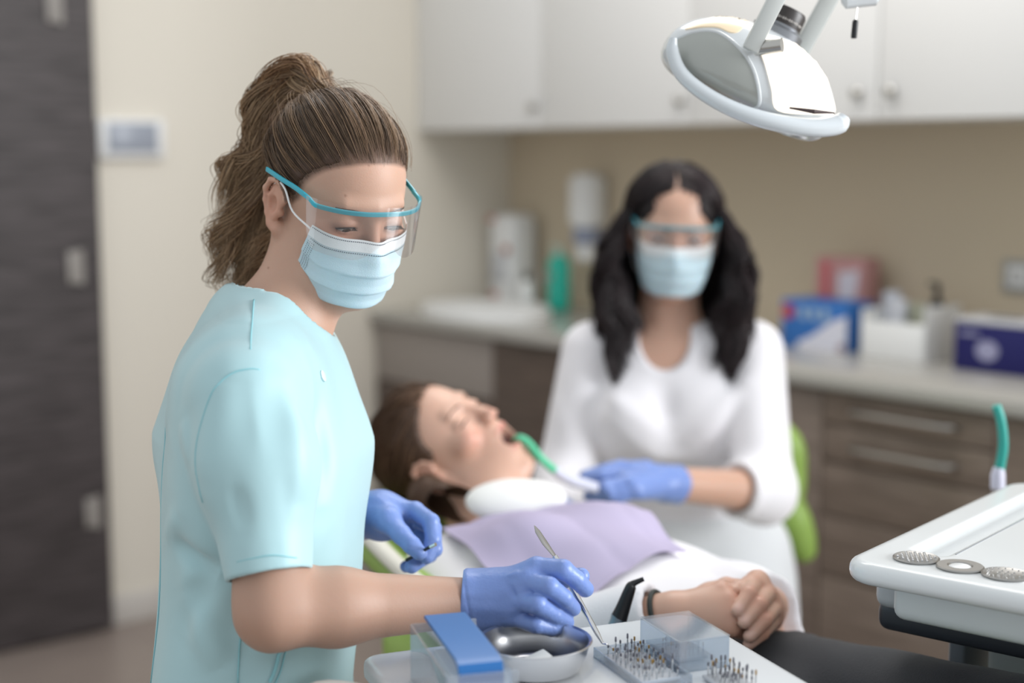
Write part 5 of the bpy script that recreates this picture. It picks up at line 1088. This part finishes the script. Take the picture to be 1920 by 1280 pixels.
def p_torso(p, g):
    q = bl(p); d = loft(q, [(z, cx, cy, rx + g, ry + g) for z, cx, cy, rx, ry in seP], 2.2, .03)
    d = smin(d, cap(p, pSn, pSf, .052 + g), .04); 
    for s in (-1, 1): d = smin(d, ell(q, (s * .07, .062, .13), (.05 + g, .032 + g, .05 + g)), .05)
    return d
hL = 1.66
# near (right) hand lies palm down, far (left) hand grips over it
nm = pp([(1352, 1092), (1366, 1112), (1372, 1136), (1370, 1160)], [1.64, 1.625, 1.615, 1.612]); npp = pp([(1392, 1098), (1404, 1124), (1408, 1150), (1404, 1174)], [1.665, 1.65, 1.64, 1.635]); ntp = pp([(1420, 1110), (1430, 1136), (1430, 1160), (1424, 1180)], [1.69, 1.675, 1.665, 1.66])
nth = pp([(1330, 1100), (1362, 1084), (1384, 1086), (1398, 1094)], [1.665, 1.672, 1.672, 1.67])
fm = pp([(1404, 1086), (1436, 1098), (1448, 1124), (1450, 1146)], [1.672, 1.682, 1.682, 1.68]); fp = pp([(1418, 1090), (1428, 1108), (1440, 1136), (1440, 1162)], [1.628, 1.628, 1.622, 1.622])
fm = pp([(1412, 1082), (1440, 1098), (1452, 1124), (1450, 1148)], [1.67, 1.675, 1.675, 1.675]); fp = pp([(1404, 1098), (1424, 1118), (1434, 1146), (1430, 1170)], [1.618, 1.612, 1.608, 1.61]); ft = pp([(1384, 1128), (1396, 1150), (1406, 1176), (1404, 1192)], [1.600, 1.596, 1.598, 1.605])
fth = pp([(1420, 1075), (1402, 1084), (1386, 1088), (1378, 1094)], [1.69, 1.665, 1.65, 1.642])
sh_ = np.array([0, 0, -.010])
for L_ in (nm, npp, ntp, nth, fm, fp, ft, fth): L_[:] = [x + sh_ for x in L_]
def p_hands(p):
    d = hand_sdf(p, pWn, nm, npp, ntp, nth, (0, -.7, .7), .004, 1.0); e = hand_sdf(p, pWf, fm, fp, ft, fth, (.6, -.2, .7), .0028, .96); return np.minimum(d, e)
def p_body(p):
    d = hp.sdf(p); nk = smin(cap(p, hp.w(-20, 0, -15), bw(0, .0, -.01), .050, .060), cap(p, hp.w(28, 0, -62), bw(0, .03, .0), .034, .04), .03); d = smin(d, nk, .03); d = smin(d, p_torso(p, -.014), .04)
    a = smin(cap(p, pSn, pEn, .042, .036), cap(p, pEn, pWn, .037, .025), .02); b = smin(cap(p, pSf, pEf, .042, .036), cap(p, pEf, pWf, .037, .025), .02)
    d = smin(smin(d, a, .02), b, .02); h = p_hands(p); return smin(d, h, .006)
V, F, N = mesh_sdf(p_body, axis(-.30, .48, .0075, [(-.19, .09, .003), (.20, .33, .0026)]), axis(1.42, 2.38, .0075, [(1.585, 1.71, .0026), (2.05, 2.33, .0032)]), axis(.66, 1.06, .0075, [(.82, 1.05, .003)]))
C = skincol('cda591', hp, V, lipc='c06a66', hands=list(nm) + list(fm) + list(fp), blush=.5)
q = hp.l(V.astype(np.float32)); w = np.exp(-(((q[:, 0] - 72) / 15) ** 2 + (q[:, 1] / 19) ** 2 + ((q[:, 2] + 58) / 13) ** 2))[:, None]; w = np.clip(w * 1.6, 0, 1); C = C * (1 - w) + np.array(hexc('5a2a28')) * w
for k, tpt in enumerate(ft):
    w = np.exp(-(np.linalg.norm(V - (tpt + np.array([0, -.004, .004])), axis=1) / .0065) ** 2)[:, None] * .6; C = C * (1 - w) + np.array(hexc('e6bfb6')) * w
pb = mk('body', V, F, mat('skin_patient', 'd9ab94', .42, sss=.2, vcol=True), pt, cols=C)
eyes(hp, pt, lid='closed', brow='6a4f42')
mb = MB(); A = np.array([hp.w((78 + 9 * math.cos(a) * 1.0, 17 * math.sin(a), -38.5)) for a in np.linspace(-1.2, 1.2, 9)]); mb.tube(A, .0035, 8); mb.build('teeth', mat('tooth', 'e8e2d6', .25), pt)
# shirt
FP = [(bw(-.12, .1, .2), bw(.1, .1, .34), .02, .008), (bw(-.1, .1, .36), bw(.1, .09, .44), .016, .008), (bw(-.16, .05, .28), bw(-.04, .1, .42), .016, -.007), (bw(-.2, .0, .12), bw(-.14, .06, .24), .014, .007)]
def p_shirt(p):
    d = p_torso(p, .0); wn = pEn + (pWn - pEn) * .9; wf = pEf + (pWf - pEf) * .9
    for S_, E_, W_ in ((pSn, pEn, wn), (pSf, pEf, wf)):
        s = smin(cap(p, S_, E_, .058, .050), cap(p, E_, W_, .050, .041), .03); d = smin(d, s, .03)
    d = d + .004 * noise(p, 30, 51) + folds(p, FP)
    d = smax(d, -cap(p, pEn + (pWn - pEn) * .87, pWn + (pWn - pEn) * .3, .031, .034), .003)
    for E_, W_ in ((pEn, wn), (pEf, wf)):
        ax = (W_ - E_) / np.linalg.norm(W_ - E_); far = np.einsum('ij,ij->i', p - W_.astype(np.float32), p - W_.astype(np.float32)) < .07 ** 2; d = np.where(far, smax(d, (p - W_.astype(np.float32)) @ ax.astype(np.float32) - .002, .003), d)
    nb = cap(p, bw(0, .02, -.05), bw(0, .12, -.05), .075, .085); d = smax(d, -nb, .006); return smax(d, bl(p)[:, 2] - .50, .01)
V, F, N = mesh_sdf(p_shirt, axis(-.32, .50, .0075), axis(1.45, 2.30, .0075), axis(.66, .98, .0075)); shirt = mk('shirt', V, F, mat('cotton_white', ''), pt, label='white long-sleeved shirt')
hN, hF = bw(-.085, -.052, .55), bw(.085, -.046, .55)
def p_tr(p):
    q = bl(p); d = loft(q, [(z, cx, cy, rx + .008, ry + .008) for z, cx, cy, rx, ry in seP if z > .36] + [(.68, 0, -.08, .14, .05)], 2.2, .03)
    d = smax(d, .485 - q[:, 2], .01)
    for s, h0 in ((-1, hN), (1, hF)):
        kn = h0 + Ab * .42 + np.array([s * .02, 0, .095]); an = kn + Ab * .34 + [0, 0, -.24]; e = smin(cap(p, h0, kn, .083, .066), cap(p, kn, an, .062, .042), .02)
        d = smin(d, e, .015 if s > 0 else .03)
    return d + .003 * noise(p, 26, 61) + folds(p, [(P(1470, 1195, 1.55), P(1520, 1275, 1.50), .010, -.006), (P(1500, 1195, 1.55), P(1560, 1270, 1.48), .010, -.006), (P(1490, 1190, 1.55), P(1535, 1270, 1.49), .008, .005)])
V, F, N = mesh_sdf(p_tr, axis(.05, .92, .0095), axis(.60, 1.80, .0095), axis(.45, .95, .0095)); mk('trousers', V, F, mat('black_denim', '25262c', .8, sheen=.2, bump=(600, .3)), pt, label='black trousers')
for s, h0 in ((-1, hN), (1, hF)):
    an = h0 + Ab * .78 + np.array([s * .02, 0, -.185]); sdfobj('shoe', lambda p: smin(cap(p, an + [0, 0, 0], an + Ab * .09 + [0, 0, .09], .042, .034), cap(p, an, an + [0, 0, -.01], .045), .02), an - .12, an + .17, .009, M_white, pt)
mb = MB(); ax = (pWn - pEn) / np.linalg.norm(pWn - pEn); u = np.cross(ax, Z_); u /= np.linalg.norm(u); v = np.cross(ax, u); c = pWn - ax * .016
mb.tube(np.array([c + .0285 * (u * math.cos(a) + v * math.sin(a)) for a in np.linspace(0, 2 * PI, 33)]), .0032, 8, cap=False); tag(mb.build('bracelet', mat('bracelet_dark', '232a28', .5)), 'thin dark bracelet on the wrist of the clasped hands', 'bracelet')
# bib: sheet draped on the shirt
bvP = BVHTree.FromPolygons([tuple(v) for v in V * 0 + V], [tuple(int(i) for i in f) for f in F])
def drape(name, grid_ab, m, parent, lift, th, label=None, wave=0, seed=0, asthing=None):
    "grid_ab: (n,m,2) coordinates (side, along) on the chest; dropped on the shirt along the chest normal"
    n, m_ = grid_ab.shape[:2]; Hh = np.zeros((n, m_))
    for i in range(n):
        for j in range(m_):
            a, b = grid_ab[i, j]; st_ = Vector(bw(a, .35, b)); best = None
            for B in BV:
                h = B.ray_cast(st_, Vector(-Nb))
                if h[0] is not None and (best is None or h[3] < best): best = h[3]
            Hh[i, j] = .35 - best if best is not None else -.05
    for _ in range(10):   # relax: stretched sheet bridges hollows
        pad = np.pad(Hh, 1, mode='edge'); av = (pad[2:, 1:-1] + pad[:-2, 1:-1] + pad[1:-1, 2:] + pad[1:-1, :-2]) / 4; Hh = np.maximum(Hh, av) * .7 + av * .3 if _ < 9 else Hh
    pts = np.array([[bw(grid_ab[i, j, 0], Hh[i, j] + lift, grid_ab[i, j, 1]) for j in range(m_)] for i in range(n)])
    pts = pts + Nb * (.005 * np.abs(np.sin(grid_ab[..., 0] * 34 + grid_ab[..., 1] * 3)) ** .5)[..., None] * (1 if wave else 0)
    if wave: pts = pts + Nb * (noise(pts.reshape(-1, 3), 26, seed).reshape(n, m_, 1) * wave)
    mb = MB(); mb.grid(pts + Nb * th); mb.grid((pts)[:, ::-1]); edge = lambda A, B_: mb.grid(np.stack([A, B_], 0))
    edge((pts + Nb * th)[0][::-1], pts[0][::-1]); edge((pts + Nb * th)[-1], pts[-1]); edge((pts + Nb * th)[:, 0], pts[:, 0]); edge((pts + Nb * th)[::-1, -1], pts[::-1, -1])
    return mb.build(name, m, parent, sharp=50, label=label), pts
Vs = np.array([v.co[:] for v in shirt.data.vertices]) + BASE[pt]; BV = [BVHTree.FromPolygons([tuple(v) for v in Vs], [tuple(p.vertices) for p in shirt.data.polygons])]
def plane_ab(px, py, up):
    "chest coordinates seen at a pixel, on the plane 'up' metres above the chest axis"
    d = ray(px, py); o = np.array([0, 0, H]); t = ((o_s + Nb * up - o) @ Nb) / (d @ Nb); q = o + d * t - o_s; return np.array([q @ Lb, q @ Ab])
cs = [plane_ab(828, 992, .07), plane_ab(1175, 940, .085), plane_ab(1290, 1030, .075), plane_ab(1015, 1140, .07)]
print('bib corners', cs)
n = 36; uu, vv = np.meshgrid(np.linspace(0, 1, n), np.linspace(0, 1, n)); g = (cs[0] * ((1 - uu) * (1 - vv))[..., None] + cs[1] * (uu * (1 - vv))[..., None] + cs[2] * (uu * vv)[..., None] + cs[3] * ((1 - uu) * vv)[..., None])
t = None
b_, bp = drape('bib', g, mat('bib_lilac', 'b0a7c2', .8, bump=(900, .2)), None, .005, .0012, wave=.006, seed=71)
tag(b_, 'lilac paper bib spread over the patient\'s chest', 'bib')
# white collar pad at the neck
pc = P(968, 938, 2.05); RQ = frame((.12, -.62, .77), (.98, .1, .1))
def f_pad(p): return smax(ell(p, pc, (.020, .036, .074), RQ), -ell(p, pc + np.array([0, .03, .05]), (.01, .02, .03), RQ), .01) + .0025 * noise(p, 40, 77)
V, F, N = mesh_sdf(f_pad, *[axis(pc[i] - .09, pc[i] + .09, .004) for i in range(3)]); tag(mk('pad', V, F, mat('cotton', 'e4e4e2', .9), None), 'white oval pad lying under the patient\'s chin at the top of the bib', 'pad')
# hair
hq = [hp.l(P(*q_).astype(np.float32)[None])[0] for q_ in ((800, 925, 2.12), (860, 945, 2.09), (912, 955, 2.06))]
def ex(q, d):
    d = smin(d, chain(q, hq, [30, 26, 16], 10), 15); return smin(d, ell(q, (-40, 0, -20), (48, 62, 66)), 24) if False else smin(smin(d, ell(q, (-52, -18, -30), (34, 52, 44)), 22), ell(q, (-40, -30, -62), (28, 34, 30)), 20)
capP = hair_cap(hp, pt, '4a3629', 8, h=.0042, extra=ex)
S, lk = scalp_strands(2400, 16, RNG, np.array([-92, 0, 20.]), 2, 9, .3, .1); Wd = hp.w(S.reshape(-1, 3)).reshape(S.shape); strand_obj('hair_strands', Wd, .0007, hcols(len(S), RNG, '38261c', '8a6a52', .5), capP, M_h1, 'brown hair swept back from the face')
# ================================================================ PATIENT CHAIR
ch = thing('dental_chair', 'green upholstered dental chair under the reclined patient', 'dental chair', [.16, 1.85, 0])
def cl3(side, up, along): return o_s + Lb * side + Nb * up + Ab * along
def pad(name, a0, a1, w, up, th, m, wend=None, **kw):
    def f(p):
        q = bl(p); q = np.stack([q[:, 0], q[:, 2] - (a0 + a1) / 2, q[:, 1] - up], 1).astype(np.float32); ww = np.interp(q[:, 1], [(a0 - a1) / 2, (a1 - a0) / 2], [w, wend or w]) / w; q[:, 0] = q[:, 0] / ww; return rbox(q, w, (a1 - a0) / 2, th / 2, min(.09, w * .6), th * .42)
    c = cl3(0, up, (a0 + a1) / 2); r = np.array([max(w, wend or w) + (a1 - a0) / 2 + .02] * 2 + [.12]); return sdfobj(name, f, c - r, c + r, .009, m, ch, **kw)
pad('backrest', -.16, .50, .17, -.135, .08, M_green, .17, label='green padded backrest')
pad('back_shell', -.13, .50, .18, -.195, .035, mat('shell_cream', 'd5d3c8', .35), .18, label='cream backrest shell')
pad('seat', .50, 1.02, .185, -.185, .08, M_green); pad('leg_rest', 1.03, 1.36, .17, -.24, .08, M_green); pad('seat_shell', .46, 1.30, .17, -.265, .06, mat('shell_cream', ''))
hc_ = hp.w(-95, 0, 10)
def f_hr(p):
    q = hp.l(p); d = ell(q, (-124, -26, -35), (32, 118, 98)); d = smax(d, -ell(q, (-50, 0, 20), (66, 70, 90)), 12); return d * .001
V, F, N = mesh_sdf(f_hr, *[axis(hc_[i] - .15, hc_[i] + .15, .006) for i in range(3)]); mk('headrest', V, F, M_green, ch, label='green headrest cushion')
mb = MB(); mb.tube([hp.w(-150, 0, -10), cl3(0, -.16, -.13)], .014, 12); mb.build('headrest_bar', M_chrome, ch)
mb = MB(); mb.tube(cat([P(640, 950, 2.02), P(690, 1003, 1.95), P(735, 1050, 1.89), P(782, 1092, 1.83), P(830, 1130, 1.78)], 4), .0145, 14, flat=.6); mb.build('back_edge', mat('shell_cream', ''), ch, label='cream edge of the backrest')
mb = MB(); mb.tube(cat([P(700, 1030, 1.97), P(750, 1075, 1.91), P(800, 1110, 1.85), P(850, 1150, 1.80)], 4), .022, 14); mb.build('side_bolster', M_green, ch)
bx = cl3(0, 0, .55); mb = MB(); mb.lathe([(.13, .10), (.11, .30), (.13, .54)], [bx[0], bx[1], 0], None, 32); mb.build('column', mat('unit_white', ''), ch)
mb = MB(); mb.prism(rect_poly(.42, .70, .1), 0, .10, np.array([Lb, -Ab * [1, 1, 0], Z_]), [bx[0], bx[1], 0], .02, 2); mb.build('base', mat('unit_pale', ''), ch)
# ================================================================ LIGHT AND CAMERA
sc = bpy.context.scene
w = bpy.data.worlds.new('daylight'); sc.world = w; w.use_nodes = True
nt = w.node_tree; bg = nt.nodes['Background']; bg.inputs[0].default_value = (.93, .97, 1.0, 1); bg.inputs[1].default_value = WORLD
def area(name, loc, target, sx, sy, power, col=(1, 1, 1)):
    l = bpy.data.lights.new(name, 'AREA'); l.shape = 'RECTANGLE'; l.size = sx; l.size_y = sy; l.energy = power; l.color = col
    o = bpy.data.objects.new(name, l); COL.objects.link(o); o.location = loc
    o.rotation_euler = (Vector(target) - Vector(loc)).to_track_quat('-Z', 'Y').to_euler(); return o
area('window_daylight', (6.2, .9, 2.3), (0, 2.6, 1.0), 3.6, 2.4, 660, (.96, .98, 1))
area('added_overhead_fill', (.35, 2.9, 2.66), (.35, 3.2, 0), 1.3, 1.3, 24, (1, .96, .91))  # unseen fill lamp, added overhead to brighten the back wall and cabinets
cd = bpy.data.cameras.new('camera'); cam = bpy.data.objects.new('camera', cd); COL.objects.link(cam)
cd.sensor_width = 36; cd.lens = FPX / 1920 * 36; cam.location = (0, 0, H); cam.rotation_euler = (PI / 2 - PITCH, 0, 0); cd.clip_start = .05
cd.dof.use_dof = True; cd.dof.focus_distance = 1.5; cd.dof.aperture_fstop = 2.0
sc.camera = cam
sc.view_settings.view_transform = 'Standard'; sc.view_settings.look = 'None'; sc.view_settings.exposure = EXPO; sc.view_settings.gamma = 1; sc.view_settings.use_curve_mapping = False
sc.cycles.use_denoising = True
try: sc.cycles.denoiser = 'OPENIMAGEDENOISE'
except Exception: pass
sc.cycles.max_bounces = 10; sc.cycles.transparent_max_bounces = 24; sc.cycles.caustics_reflective = False; sc.cycles.caustics_refractive = False
sc.cycles.sample_clamp_indirect = 6
print('built in %.1fs' % (time.time() - T0))
